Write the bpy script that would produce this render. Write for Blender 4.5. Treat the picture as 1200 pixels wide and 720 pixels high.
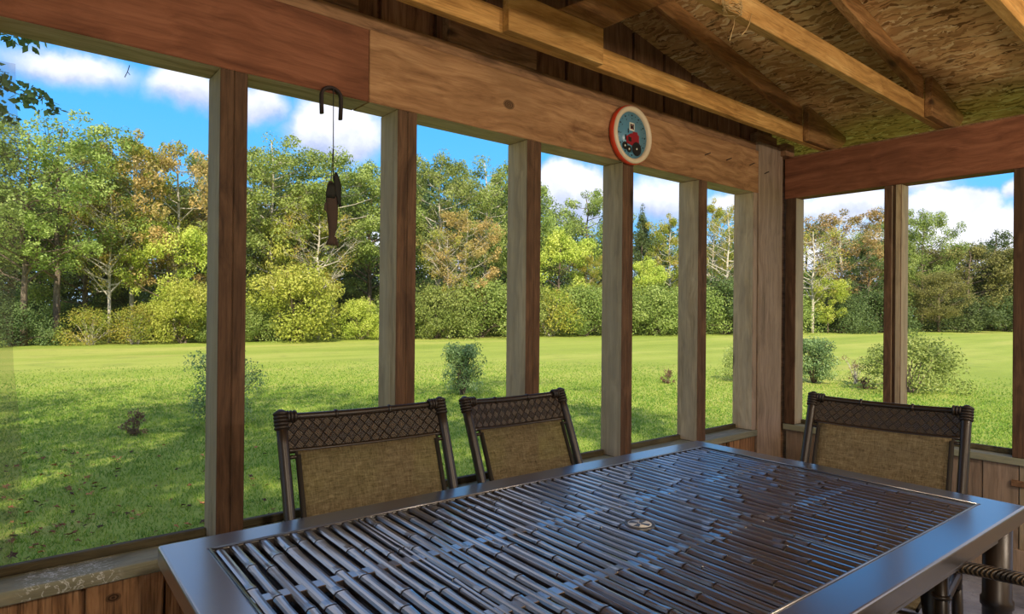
import bpy, bmesh, math, random
import numpy as np
from mathutils import Vector, Matrix
PI = math.pi
D = bpy.data
SC = bpy.context.scene
COL = SC.collection
for o in list(D.objects): D.objects.remove(o)

# ------------------------------------------------------------------ camera, world, sun, exposure
F_PX, YAW, PITCH, ROLL, CAM_H = 744.73, 0.6892, 0.0035, 0.0089, 1.3
Fv = Vector((math.sin(YAW)*math.cos(PITCH), math.cos(YAW)*math.cos(PITCH), math.sin(PITCH)))
Rv = Vector((math.cos(YAW), -math.sin(YAW), 0)); Uv = Rv.cross(Fv)
R2 = Rv*math.cos(ROLL) + Uv*math.sin(ROLL); U2 = -Rv*math.sin(ROLL) + Uv*math.cos(ROLL)
cam = D.cameras.new('camera'); cam_o = D.objects.new('camera', cam); COL.objects.link(cam_o)
cam.sensor_width = 36; cam.lens = 36*F_PX/1200; cam.clip_start = 0.02; cam.clip_end = 2000
M = Matrix((R2, U2, -Fv)).transposed().to_4x4(); M.translation = Vector((0, 0, CAM_H))
cam_o.matrix_world = M
SC.camera = cam_o

def ray(x, y): return Fv + R2*((x-600)/F_PX) - U2*((y-360)/F_PX)
def at(x, y, ax, v):
    r = ray(x, y); t = (v-(0, 0, CAM_H)[ax])/r[ax]
    return Vector((0, 0, CAM_H)) + r*t

SC.view_settings.view_transform = 'Standard'
SC.view_settings.look = 'None'
SC.view_settings.gamma = 1
SC.view_settings.use_curve_mapping = False
SC.view_settings.exposure = 0.72

SUN_DIR = Vector((-0.50, -0.72, 0.70)).normalized()      # towards the sun
sun = D.lights.new('sun', 'SUN'); sun.energy = 4.2; sun.angle = math.radians(0.6); sun.color = (1, .93, .80)
sun_o = D.objects.new('sun', sun); COL.objects.link(sun_o)
sun_o.rotation_euler = SUN_DIR.to_track_quat('Z', 'Y').to_euler()

# ------------------------------------------------------------------ node helpers
class NT:
    def __init__(s, nt): s.nt = nt; s.nt.nodes.clear()
    def n(s, t, ins=None, **kw):
        nd = s.nt.nodes.new(t)
        for k, v in kw.items(): setattr(nd, k, v)
        for k, v in (ins or {}).items():
            sock = nd.inputs[k]
            if isinstance(v, bpy.types.NodeSocket): s.nt.links.new(v, sock)
            else: sock.default_value = v
        return nd
    def math(s, op, a, b=0.0, c=0.0, clamp=False):
        return s.n('ShaderNodeMath', {0: a, 1: b, 2: c}, operation=op, use_clamp=clamp).outputs[0]
    def vmath(s, op, a, b=(0, 0, 0)):
        nd = s.n('ShaderNodeVectorMath', {0: a, 1: b}, operation=op)
        return nd.outputs['Value'] if op in ('DOT_PRODUCT', 'LENGTH', 'DISTANCE') else nd.outputs[0]
    def ramp(s, fac, stops, interp='LINEAR'):
        nd = s.n('ShaderNodeValToRGB', {0: fac}); cr = nd.color_ramp; cr.interpolation = interp
        while len(cr.elements) < len(stops): cr.elements.new(0.5)
        for e, (p, c) in zip(cr.elements, stops):
            e.position = p; e.color = (*c, 1) if len(c) == 3 else c
        return nd.outputs[0]
    def mix(s, fac, a, b, blend='MIX'):
        nd = s.n('ShaderNodeMix', data_type='RGBA', blend_type=blend)
        for i, v in ((0, fac), (6, a), (7, b)):
            if isinstance(v, bpy.types.NodeSocket): s.nt.links.new(v, nd.inputs[i])
            else: nd.inputs[i].default_value = (*v, 1) if isinstance(v, tuple) and len(v) == 3 else v
        return nd.outputs[2]
    def noise(s, vec, scale, detail=4, rough=.55, dist=0.0):
        return s.n('ShaderNodeTexNoise', {'Vector': vec, 'Scale': scale, 'Detail': detail, 'Roughness': rough, 'Distortion': dist})
    def smooth(s, v, a, b):
        return s.n('ShaderNodeMapRange', {0: v, 1: a, 2: b, 3: 0.0, 4: 1.0}, interpolation_type='SMOOTHSTEP').outputs[0]

def srgb(r, g, b):
    f = lambda c: (c/255/12.92) if c/255 <= .04045 else ((c/255+.055)/1.055)**2.4
    return (f(r), f(g), f(b))

# ------------------------------------------------------------------ world: blue sky with cumulus clouds
world = D.worlds.new('sky'); SC.world = world; world.use_nodes = True
w = NT(world.node_tree)
dirv = w.n('ShaderNodeTexCoord').outputs['Generated']
sep = w.n('ShaderNodeSeparateXYZ', {0: dirv}); dz = sep.outputs[2]
sky = w.ramp(dz, [(0.0, srgb(180, 208, 232)), (0.12, srgb(100, 178, 234)), (0.28, srgb(74, 164, 240)), (0.45, srgb(74, 140, 214)), (1.0, srgb(70, 120, 190))])
warp = w.noise(dirv, 7.0, 6, .6)
wv = w.vmath('SCALE', w.vmath('SUBTRACT', warp.outputs['Color'], (.5, .5, .5)))
w.nt.nodes[-1].inputs['Scale'].default_value = 0.085
wd = w.vmath('ADD', dirv, wv)
def cloud_blob(px, py, rx, ry, soft=.45):
    """a cloud in the sky in the direction of a picture point; radii in pixels"""
    c = ray(px, py).normalized()
    right = c.cross(Vector((0, 0, 1))).normalized(); up = right.cross(c)
    a = w.math('DIVIDE', w.vmath('DOT_PRODUCT', wd, tuple(right)), rx/F_PX)
    b = w.math('DIVIDE', w.math('SUBTRACT', w.vmath('DOT_PRODUCT', wd, tuple(up)), 0.0), ry/F_PX)
    fwd = w.math('GREATER_THAN', w.vmath('DOT_PRODUCT', dirv, tuple(c)), 0.5)
    r = w.math('SQRT', w.math('ADD', w.math('MULTIPLY', a, a), w.math('MULTIPLY', b, b)))
    m = w.math('MULTIPLY', w.math('SUBTRACT', 1.0, w.smooth(r, 1-soft, 1+soft)), fwd)
    shade = w.math('MULTIPLY', w.smooth(b, -1.0, .35), 1.0)
    return m, shade
blobs = [(78, 74, 56, 17, .6), (222, 106, 30, 20, .5), (398, 152, 50, 38, .28), (306, 122, 28, 18, .5), (672, 232, 44, 42, .22),
         (772, 232, 46, 26, .6), (992, 246, 56, 20, .3), (1120, 250, 44, 24, .2), (1150, 275, 60, 24, .3), (1080, 222, 30, 9, .7), (1196, 228, 10, 9, .5),
         (855, 235, 22, 14, .5), (545, 300, 120, 40, .6), (400, 300, 150, 50, .7), (1080, 300, 240, 34, .6)]
mask = None; shd = None
for bl in blobs:
    m, s_ = cloud_blob(*bl)
    sm = w.math('MULTIPLY', m, s_)
    mask = m if mask is None else w.math('MAXIMUM', mask, m)
    shd = sm if shd is None else w.math('MAXIMUM', shd, sm)
# scattered clouds over the rest of the sky
pl = w.vmath('DIVIDE', dirv, w.n('ShaderNodeCombineXYZ', {0: w.math('ADD', dz, .22), 1: w.math('ADD', dz, .22), 2: 1.0}).outputs[0])
cn = w.noise(pl, 1.3, 8, .62, .4).outputs[0]
back = w.math('LESS_THAN', w.vmath('DOT_PRODUCT', dirv, (Fv.x, Fv.y, 0)), 0.72)
up_hi = w.math('GREATER_THAN', dz, 0.42)
gen = w.math('MULTIPLY', w.smooth(cn, .44, .56), w.math('MAXIMUM', back, up_hi))
mask = w.math('MAXIMUM', mask, gen)
puff = w.noise(wd, 14, 5, .6).outputs[0]
lit = w.math('ADD', w.math('MULTIPLY', shd, .62), w.math('MULTIPLY', w.math('SUBTRACT', puff, .38), 1.5), clamp=True)
lit = w.math('MAXIMUM', lit, w.math('MULTIPLY', gen, .6))
cloudc = w.mix(lit, srgb(146, 160, 196), srgb(238, 236, 240))
skyc = w.mix(w.math('MULTIPLY', mask, .94), sky, cloudc)
bg = w.n('ShaderNodeBackground', {0: skyc, 1: 1.0})
w.n('ShaderNodeOutputWorld', {0: bg.outputs[0]})

# ------------------------------------------------------------------ materials
def new_mat(name):
    m = D.materials.new(name); m.use_nodes = True; return m, NT(m.node_tree)
def finish(nt, bsdf, disp=None):
    nt.n('ShaderNodeOutputMaterial', {0: bsdf.outputs[0]})
def rnd_coord(nt, scale=37.0):
    tc = nt.n('ShaderNodeTexCoord').outputs['Object']
    oi = nt.n('ShaderNodeObjectInfo').outputs['Random']
    off = nt.n('ShaderNodeCombineXYZ', {0: nt.math('MULTIPLY', oi, scale), 1: nt.math('MULTIPLY', oi, scale*1.7), 2: nt.math('MULTIPLY', oi, scale*.6)}).outputs[0]
    return nt.vmath('ADD', tc, off), oi
def wood(name, axis, dark, mid, light, knots=.5, rough=.75, grey=None, greyamt=0.0, grain=1.0, streak=.5, knot=None, scuff=None):
    m, t = new_mat(name)
    co, oi = rnd_coord(t)
    s = [26.0, 26.0, 26.0]; s[axis] = 1.6
    k = [7.0, 7.0, 7.0]; k[axis] = 2.2
    v1 = t.vmath('MULTIPLY', co, tuple(s))
    swirl = t.noise(t.vmath('MULTIPLY', co, (2.2, 2.2, 2.2)), 1.0, 2).outputs['Color']
    v1 = t.vmath('ADD', v1, t.vmath('MULTIPLY', swirl, (3.5, 3.5, 3.5)))
    n1 = t.noise(v1, 1.0, 5, .65, .3).outputs[0]
    s2 = [160.0]*3; s2[axis] = 6.0
    n2 = t.noise(t.vmath('MULTIPLY', co, tuple(s2)), 1.0, 3, .6).outputs[0]
    n3 = t.noise(co, 2.3, 4, .6).outputs[0]
    c = t.ramp(n1, [(.30, dark), (.5, mid), (.70, light)])
    c = t.mix(t.math('MULTIPLY', t.smooth(n2, .45, .72), streak), c, tuple(x*.45 for x in dark))
    c = t.mix(t.math('MULTIPLY', t.smooth(n3, .48, .72), .55), c, tuple(x*.62 for x in mid))
    if grey is not None:
        n4 = t.noise(t.vmath('MULTIPLY', co, tuple(x*.3 for x in s)), 1.0, 5, .7).outputs[0]
        c = t.mix(t.math('MULTIPLY', t.smooth(n4, .25, .65), greyamt), c, grey)
    vo = t.n('ShaderNodeTexVoronoi', {'Vector': t.vmath('MULTIPLY', co, tuple(k)), 'Scale': 1.0})
    kn = t.math('MULTIPLY', t.math('SUBTRACT', 1.0, t.smooth(vo.outputs['Distance'], .05, .16)), t.math('GREATER_THAN', t.n('ShaderNodeSeparateColor', {0: vo.outputs['Color']}).outputs[0], 1-knots))
    c = t.mix(t.math('MULTIPLY', kn, .85), c, tuple(x*.22 for x in dark))
    if scuff:
        lo = t.n('ShaderNodeTexCoord').outputs['Object']; x0, x1 = scuff
        xx = t.n('ShaderNodeSeparateXYZ', {0: lo}).outputs[0]
        zone = t.math('MULTIPLY', t.smooth(xx, x0, x0+.05), t.math('SUBTRACT', 1.0, t.smooth(xx, x1-.05, x1)))
        fl = t.noise(t.vmath('MULTIPLY', lo, (30, 70, 30)), 1.0, 3, .6, 1.5).outputs[0]
        line = t.math('SUBTRACT', 1.0, t.smooth(t.math('ABSOLUTE', t.math('SUBTRACT', fl, .55)), .008, .03))
        c = t.mix(t.math('MULTIPLY', t.math('MULTIPLY', line, zone), .8), c, srgb(226, 228, 222))
    if knot:
        loc = t.n('ShaderNodeTexCoord').outputs['Object']
        ds = t.vmath('LENGTH', t.vmath('MULTIPLY', t.vmath('SUBTRACT', loc, (knot[0], 0, knot[1])), (.8, 0, 1.2)))
        rg = t.math('MULTIPLY', t.math('ADD', t.math('SINE', t.math('MULTIPLY', ds, 900.0)), 1.0), .25)
        c = t.mix(t.math('MULTIPLY', t.math('SUBTRACT', 1.0, t.smooth(ds, knot[2]*.9, knot[2]*1.15)), t.math('ADD', .5, rg)), c, tuple(x*.25 for x in dark))
    bri = t.n('ShaderNodeHueSaturation', {'Color': c, 'Value': t.math('ADD', .85, t.math('MULTIPLY', oi, .3))}).outputs[0]
    hgt = t.math('ADD', n1, t.math('MULTIPLY', n2, .6))
    bp = t.n('ShaderNodeBump', {'Strength': .35*grain, 'Distance': .004, 'Height': hgt}).outputs[0]
    b = t.n('ShaderNodeBsdfPrincipled', {'Base Color': bri, 'Roughness': rough, 'Normal': bp, 'Specular IOR Level': .25})
    finish(t, b); return m
HD = (srgb(104, 62, 42), srgb(138, 86, 60), srgb(160, 104, 76))
W_header = wood('header_wood', 0, *HD, knots=.12, streak=.25)
W_header2 = wood('header_wood_tan', 0, srgb(120, 84, 56), srgb(164, 122, 84), srgb(190, 148, 106), knots=.12, knot=(1.645, 2.142, .022), streak=.25)
W_header_y = wood('header_wood_side', 1, *HD, knots=.12, streak=.25)
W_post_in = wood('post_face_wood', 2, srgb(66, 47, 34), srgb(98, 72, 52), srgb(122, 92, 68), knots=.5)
W_post_side = wood('weathered_daylit_post_wood', 2, srgb(118, 98, 70), srgb(170, 146, 110), srgb(200, 176, 138), knots=.5, grey=srgb(170, 158, 134), greyamt=.7, grain=1.6)
W_sill = wood('weathered_sill_wood', 0, srgb(96, 88, 66), srgb(142, 134, 108), srgb(170, 162, 136), knots=.2, grey=srgb(136, 140, 118), greyamt=.8, grain=1.6, scuff=(.05, .30))
W_sill_y = wood('weathered_sill_side_wood', 1, srgb(96, 88, 66), srgb(142, 134, 108), srgb(170, 162, 136), knots=.2, grey=srgb(136, 140, 118), greyamt=.8, grain=1.6)
W_soffit = wood('pale_header_underside', 0, srgb(176, 146, 112), srgb(226, 196, 158), srgb(240, 218, 186), knots=.1, grey=srgb(220, 200, 170), greyamt=.5)
W_corner = wood('grey_corner_wood', 2, srgb(98, 82, 66), srgb(148, 126, 106), srgb(172, 150, 130), knots=.15, grey=srgb(146, 128, 110), greyamt=.5)
W_stop = wood('dark_batten_wood', 0, srgb(58, 50, 36), srgb(84, 76, 54), srgb(104, 96, 70), knots=0)
W_plank = wood('siding_plank_wood', 2, srgb(104, 72, 46), srgb(168, 124, 84), srgb(206, 160, 116), knots=.4, grain=1.8, streak=.85)
W_plank_knot = wood('knotty_plank_wood', 2, srgb(104, 72, 46), srgb(168, 124, 84), srgb(206, 160, 116), knots=.2, grain=1.8, streak=.85, knot=(.272, .498, .014))
W_gable = wood('gable_board_wood', 2, srgb(92, 64, 48), srgb(134, 98, 72), srgb(156, 120, 92), knots=.3)
W_truss = wood('pale_truss_wood', 0, srgb(150, 106, 56), srgb(196, 148, 84), srgb(222, 178, 112), knots=.3)
W_truss_dk = wood('brown_truss_wood', 0, srgb(106, 72, 42), srgb(148, 106, 62), srgb(176, 134, 86), knots=.3)
W_plate = wood('plate_wood', 0, srgb(96, 70, 50), srgb(142, 106, 76), srgb(166, 128, 94), knots=.3)

def osb_mat():
    m, t = new_mat('strand_board')
    co, _ = rnd_coord(t, 0.0)
    w1 = t.noise(co, 9, 3).outputs['Color']
    cw = t.vmath('ADD', co, t.vmath('MULTIPLY', w1, (.10, .16, .0)))
    rot = t.n('ShaderNodeMapping', {'Vector': cw, 'Rotation': (0, 0, .5), 'Scale': (66, 13, 1)}).outputs[0]
    rot2 = t.n('ShaderNodeMapping', {'Vector': cw, 'Rotation': (0, 0, -.6), 'Scale': (72, 17, 1)}).outputs[0]
    a = t.n('ShaderNodeTexVoronoi', {'Vector': rot, 'Scale': 1.0}, distance='CHEBYCHEV')
    b = t.n('ShaderNodeTexVoronoi', {'Vector': rot2, 'Scale': 1.0}, distance='CHEBYCHEV')
    sel = t.math('GREATER_THAN', t.noise(cw, 16, 2).outputs[0], .5)
    cc = t.mix(sel, a.outputs['Color'], b.outputs['Color'])
    val = t.n('ShaderNodeSeparateColor', {0: cc})
    col = t.ramp(val.outputs[0], [(0, srgb(110, 74, 40)), (.15, srgb(172, 128, 78)), (.5, srgb(218, 170, 112)), (.85, srgb(226, 188, 128)), (1, srgb(246, 222, 170))])
    dn = t.noise(t.vmath('MULTIPLY', cw, (22, 9, 1)), 1.0, 3, .6).outputs[0]
    col = t.mix(t.math('MULTIPLY', t.smooth(dn, .62, .72), .8), col, srgb(58, 36, 16))
    big = t.noise(co, 1.6, 3).outputs[0]
    col = t.mix(t.math('MULTIPLY', t.smooth(big, .4, .7), .35), col, srgb(120, 86, 46))
    bp = t.n('ShaderNodeBump', {'Strength': .5, 'Distance': .004, 'Height': t.math('ADD', val.outputs[1], dn)}).outputs[0]
    finish(t, t.n('ShaderNodeBsdfPrincipled', {'Base Color': col, 'Roughness': .7, 'Normal': bp, 'Specular IOR Level': .3})); return m
M_osb = osb_mat()

def plain(name, col, rough=.5, metal=0.0, spec=.5, bump=0.0, bscale=60, var=0.0, coat=0.0, ior=1.5):
    m, t = new_mat(name); co, oi = rnd_coord(t)
    n = t.noise(co, bscale, 4).outputs[0]
    c = t.mix(t.math('MULTIPLY', n, var), col, tuple(x*.4 for x in col)) if var else (*col, 1)
    ins = {'Base Color': c, 'Roughness': rough, 'Metallic': metal, 'Specular IOR Level': spec, 'Coat Weight': coat, 'IOR': ior, 'Coat IOR': 1.7, 'Coat Roughness': .2}
    if bump: ins['Normal'] = t.n('ShaderNodeBump', {'Strength': bump, 'Distance': .003, 'Height': n}).outputs[0]
    finish(t, t.n('ShaderNodeBsdfPrincipled', ins)); return m
M_table = plain('espresso_table_finish', srgb(46, 40, 42), .34, 0, 1, .05, 14, .4, coat=.9, ior=1.9)
M_slat = plain('bamboo_slat_finish', srgb(40, 34, 36), .28, 0, 1, .12, 40, .5, coat=1.0, ior=2.0)
M_recess = plain('table_recess', srgb(22, 18, 16), .6)
M_chair = plain('dark_bronze_chair_frame', srgb(44, 33, 23), .38, 0, .5, .15, 90, .5)
M_wrap = plain('dark_wrap', srgb(44, 34, 26), .5, 0, .5, .3, 120, .5)
M_pipe = plain('dark_piping', srgb(40, 34, 24), .8)
M_chrome = plain('steel_cap', srgb(214, 214, 210), .5, .2)
M_grey = plain('grey_cap_ring', srgb(70, 72, 76), .4, .2)
M_iron = plain('rusted_iron', srgb(62, 50, 48), .7, .3, .4, .6, 150, .6)
M_cord = plain('dark_cord', srgb(44, 40, 38), .9)
M_fish = plain('carved_fish_wood', srgb(78, 62, 52), .8, 0, .3, .5, 60, .5)
M_fishdark = plain('dark_fish_paint', srgb(36, 36, 30), .7, 0, .3, .4, 60, .4)
M_red = plain('red_clock_plastic', srgb(220, 70, 40), .4)
M_cream = plain('cream_clock_plastic', srgb(226, 206, 176), .35)
M_blue = plain('blue_clock_dial', srgb(96, 150, 176), .3, 0, .5, 0, 20, .25)
M_black = plain('black_print', srgb(24, 24, 28), .5)
M_white = plain('white_print', srgb(225, 222, 205), .5)
M_tred = plain('tractor_red', srgb(150, 30, 44), .4)
M_straw = plain('dry_straw', srgb(196, 164, 112), .8)
M_nail = plain('old_nail', srgb(50, 40, 36), .5, .5)
M_dirt = plain('foundation_block', srgb(120, 112, 100), .9, 0, .3, .5, 20, .5)
M_wallsiding = plain('house_siding', srgb(200, 190, 170), .7, 0, .3, .1, 5, .1)

def sling_mat():
    m, t = new_mat('tan_mesh_sling'); co, oi = rnd_coord(t, 3.0)
    a = t.noise(t.vmath('MULTIPLY', co, (14, 14, 120)), 1.0, 4, .7, 2.0).outputs[0]
    b = t.noise(t.vmath('MULTIPLY', co, (140, 60, 16)), 1.0, 4, .7, 2.0).outputs[0]
    f = t.math('MULTIPLY', t.math('ADD', a, b), .5)
    c = t.ramp(f, [(.35, srgb(96, 84, 62)), (.5, srgb(142, 128, 98)), (.66, srgb(182, 168, 134))])
    d = t.n('ShaderNodeBsdfPrincipled', {'Base Color': c, 'Roughness': .8, 'Specular IOR Level': .2})
    tr = t.n('ShaderNodeBsdfTranslucent', {'Color': c})
    m1 = t.n('ShaderNodeMixShader', {0: .35, 1: d.outputs[0], 2: tr.outputs[0]})
    tp = t.n('ShaderNodeBsdfTransparent', {'Color': (.8, .7, .5, 1)})
    m2 = t.n('ShaderNodeMixShader', {0: .30, 1: m1.outputs[0], 2: tp.outputs[0]})
    finish(t, m2); return m
M_sling = sling_mat()
def weave_mat(name='dark_woven_strap', sc=46.0):
    m, t = new_mat(name); tc = t.n('ShaderNodeTexCoord').outputs['UV']
    r = t.n('ShaderNodeMapping', {'Vector': tc, 'Rotation': (0, 0, PI/4), 'Scale': (sc, sc, sc)}).outputs[0]
    ck = t.n('ShaderNodeTexChecker', {'Vector': r, 'Scale': 1.0}).outputs[1]
    sp = t.n('ShaderNodeSeparateXYZ', {0: r})
    sx = t.math('SINE', t.math('MULTIPLY', sp.outputs[0], 24.0)); sy = t.math('SINE', t.math('MULTIPLY', sp.outputs[1], 24.0))
    st = t.math('ADD', t.math('MULTIPLY', ck, sx), t.math('MULTIPLY', t.math('SUBTRACT', 1.0, ck), sy))
    ex = t.math('ABSOLUTE', t.math('SUBTRACT', t.math('FRACT', sp.outputs[0]), .5)); ey = t.math('ABSOLUTE', t.math('SUBTRACT', t.math('FRACT', sp.outputs[1]), .5))
    edge = t.smooth(t.math('MAXIMUM', ex, ey), .42, .5)
    c = t.mix(ck, srgb(44, 33, 22), srgb(62, 50, 36))
    c = t.mix(edge, c, srgb(16, 12, 8))
    h = t.math('SUBTRACT', t.math('MULTIPLY', st, .3), t.math('MULTIPLY', edge, 1.2))
    bp = t.n('ShaderNodeBump', {'Strength': .8, 'Distance': .002, 'Height': h}).outputs[0]
    finish(t, t.n('ShaderNodeBsdfPrincipled', {'Base Color': c, 'Roughness': .4, 'Normal': bp})); return m
M_weave = weave_mat()
def armwrap_mat():
    m, t = new_mat('striped_arm_wrap'); tc = t.n('ShaderNodeTexCoord').outputs['Object']
    sp = t.n('ShaderNodeSeparateXYZ', {0: tc})
    s = t.math('SINE', t.math('ADD', t.math('MULTIPLY', sp.outputs[1], 620.0), t.math('MULTIPLY', sp.outputs[0], 520.0)))
    seg = t.smooth(t.math('SINE', t.math('MULTIPLY', sp.outputs[1], 46.0)), -.8, -.6)
    c = t.mix(t.math('MULTIPLY', t.smooth(s, -.2, .5), seg), srgb(26, 20, 14), srgb(92, 76, 56))
    bp = t.n('ShaderNodeBump', {'Strength': .7, 'Distance': .002, 'Height': s}).outputs[0]
    finish(t, t.n('ShaderNodeBsdfPrincipled', {'Base Color': c, 'Roughness': .4, 'Normal': bp})); return m
M_armwrap = armwrap_mat()

def screen_mat(name, fac, col):
    m, t = new_mat(name)
    d = t.n('ShaderNodeBsdfDiffuse', {'Color': (*col, 1)}); tp = t.n('ShaderNodeBsdfTransparent')
    finish(t, t.n('ShaderNodeMixShader', {0: fac, 1: tp.outputs[0], 2: d.outputs[0]})); return m
M_screen = screen_mat('insect_screen_mesh', .06, srgb(120, 120, 115))
M_reflection = screen_mat('screen_reflection_haze', .28, srgb(110, 112, 100))

def floor_mat():
    m, t = new_mat('grey_painted_deck'); co, _ = rnd_coord(t, 0)
    n = t.noise(co, 6, 5, .6).outputs[0]; n2 = t.noise(co, 40, 3).outputs[0]
    c = t.ramp(n, [(.3, srgb(96, 100, 112)), (.55, srgb(140, 144, 156)), (.75, srgb(176, 180, 190))])
    c = t.mix(t.math('MULTIPLY', t.smooth(n2, .55, .75), .5), c, srgb(80, 80, 84))
    finish(t, t.n('ShaderNodeBsdfPrincipled', {'Base Color': c, 'Roughness': .5, 'Normal': t.n('ShaderNodeBump', {'Strength': .2, 'Distance': .004, 'Height': n2}).outputs[0]})); return m
M_floor = floor_mat()

def lawn_mat():
    m, t = new_mat('mown_grass'); co = t.n('ShaderNodeTexCoord').outputs['Object']
    big = t.noise(t.n('ShaderNodeMapping', {'Vector': co, 'Rotation': (0, 0, -.1), 'Scale': (.07, .35, 1)}).outputs[0], 1.0, 4, .55).outputs[0]
    mid = t.noise(co, 1.1, 5, .6).outputs[0]; fine = t.noise(co, 16, 5, .75).outputs[0]
    c = t.ramp(big, [(.3, srgb(136, 152, 54)), (.5, srgb(158, 168, 68)), (.7, srgb(184, 180, 88))])
    c = t.mix(t.math('MULTIPLY', t.smooth(mid, .5, .75), .5), c, srgb(124, 136, 62))
    pat = t.noise(t.n('ShaderNodeMapping', {'Vector': co, 'Scale': (.25, .5, 1), 'Location': (3, 1, 0)}).outputs[0], 1.0, 4, .6).outputs[0]
    c = t.mix(t.math('MULTIPLY', t.smooth(pat, .58, .72), .55), c, srgb(184, 170, 92))
    c = t.mix(t.math('MULTIPLY', t.smooth(fine, .5, .8), .5), c, srgb(96, 106, 50))
    c = t.mix(t.math('MULTIPLY', t.smooth(fine, .5, .25), .35), c, srgb(186, 186, 112))
    bp = t.n('ShaderNodeBump', {'Strength': .8, 'Distance': .04, 'Height': fine}).outputs[0]
    finish(t, t.n('ShaderNodeBsdfPrincipled', {'Base Color': c, 'Roughness': .9, 'Specular IOR Level': .15, 'Normal': bp})); return m
M_lawn = lawn_mat()

def leaf_mat(name, cols, trans=.35, varscale=.9):
    """foliage: colour varies leaf by leaf (stored random value) and branch by branch"""
    m, t = new_mat(name)
    at_ = t.n('ShaderNodeAttribute', attribute_name='leafvar').outputs['Fac']
    co, oi = rnd_coord(t, 11)
    n = t.noise(co, varscale, 3, .5).outputs[0]
    v = t.math('ADD', t.math('MULTIPLY', at_, .55), t.math('MULTIPLY', t.math('SUBTRACT', n, .22), .85), clamp=True)
    c = t.ramp(v, [(i/(len(cols)-1), c_) for i, c_ in enumerate(cols)])
    c = t.n('ShaderNodeHueSaturation', {'Color': c, 'Hue': t.math('ADD', .488, t.math('MULTIPLY', oi, .024)), 'Value': t.math('ADD', .85, t.math('MULTIPLY', oi, .3))}).outputs[0]
    d = t.n('ShaderNodeBsdfPrincipled', {'Base Color': c, 'Roughness': .55, 'Specular IOR Level': .3})
    tr = t.n('ShaderNodeBsdfTranslucent', {'Color': c})
    finish(t, t.n('ShaderNodeMixShader', {0: trans, 1: d.outputs[0], 2: tr.outputs[0]})); return m
L_green = leaf_mat('green_leaves', [srgb(76, 90, 38), srgb(122, 140, 60), srgb(168, 180, 92), srgb(210, 214, 134)])
L_bright = leaf_mat('yellow_green_leaves', [srgb(112, 126, 44), srgb(166, 180, 66), srgb(206, 208, 92), srgb(232, 224, 132)])
L_dark = leaf_mat('dark_green_leaves', [srgb(50, 64, 34), srgb(80, 98, 50), srgb(112, 130, 70), srgb(150, 162, 98)])
L_autumn = leaf_mat('orange_brown_leaves', [srgb(112, 110, 56), srgb(160, 144, 80), srgb(198, 162, 100), srgb(220, 196, 140)])
L_olive = leaf_mat('olive_leaves', [srgb(80, 84, 40), srgb(124, 124, 60), srgb(158, 152, 82), srgb(186, 176, 110)])
L_mixed = leaf_mat('turning_leaves', [srgb(80, 104, 34), srgb(140, 156, 54), srgb(190, 176, 74), srgb(204, 160, 84)])
L_bush = leaf_mat('lawn_bush_leaves', [srgb(60, 76, 42), srgb(98, 120, 66), srgb(146, 166, 100), srgb(204, 212, 160)], .25, 4)
L_redbush = leaf_mat('reddish_bush_leaves', [srgb(70, 44, 36), srgb(112, 78, 60), srgb(140, 112, 78), srgb(150, 150, 80)], .25, 4)
L_grass = leaf_mat('grass_blades', [srgb(70, 104, 32), srgb(108, 142, 44), srgb(146, 168, 60), srgb(192, 194, 92)], .4, 1.5)
L_fallen = [plain('fallen_leaf_brown', srgb(140, 88, 56), .8, 0, .2, 0, 60, .6), plain('fallen_leaf_orange', srgb(206, 130, 84), .8, 0, .2, 0, 60, .4), plain('fallen_leaf_dark', srgb(84, 58, 44), .8, 0, .2, 0, 60, .5)]
M_bark = wood('brown_bark', 2, srgb(66, 54, 42), srgb(110, 94, 76), srgb(150, 134, 114), knots=.1)
M_pale = wood('pale_bark', 2, srgb(150, 138, 116), srgb(196, 184, 160), srgb(226, 216, 196), knots=.05)

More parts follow.
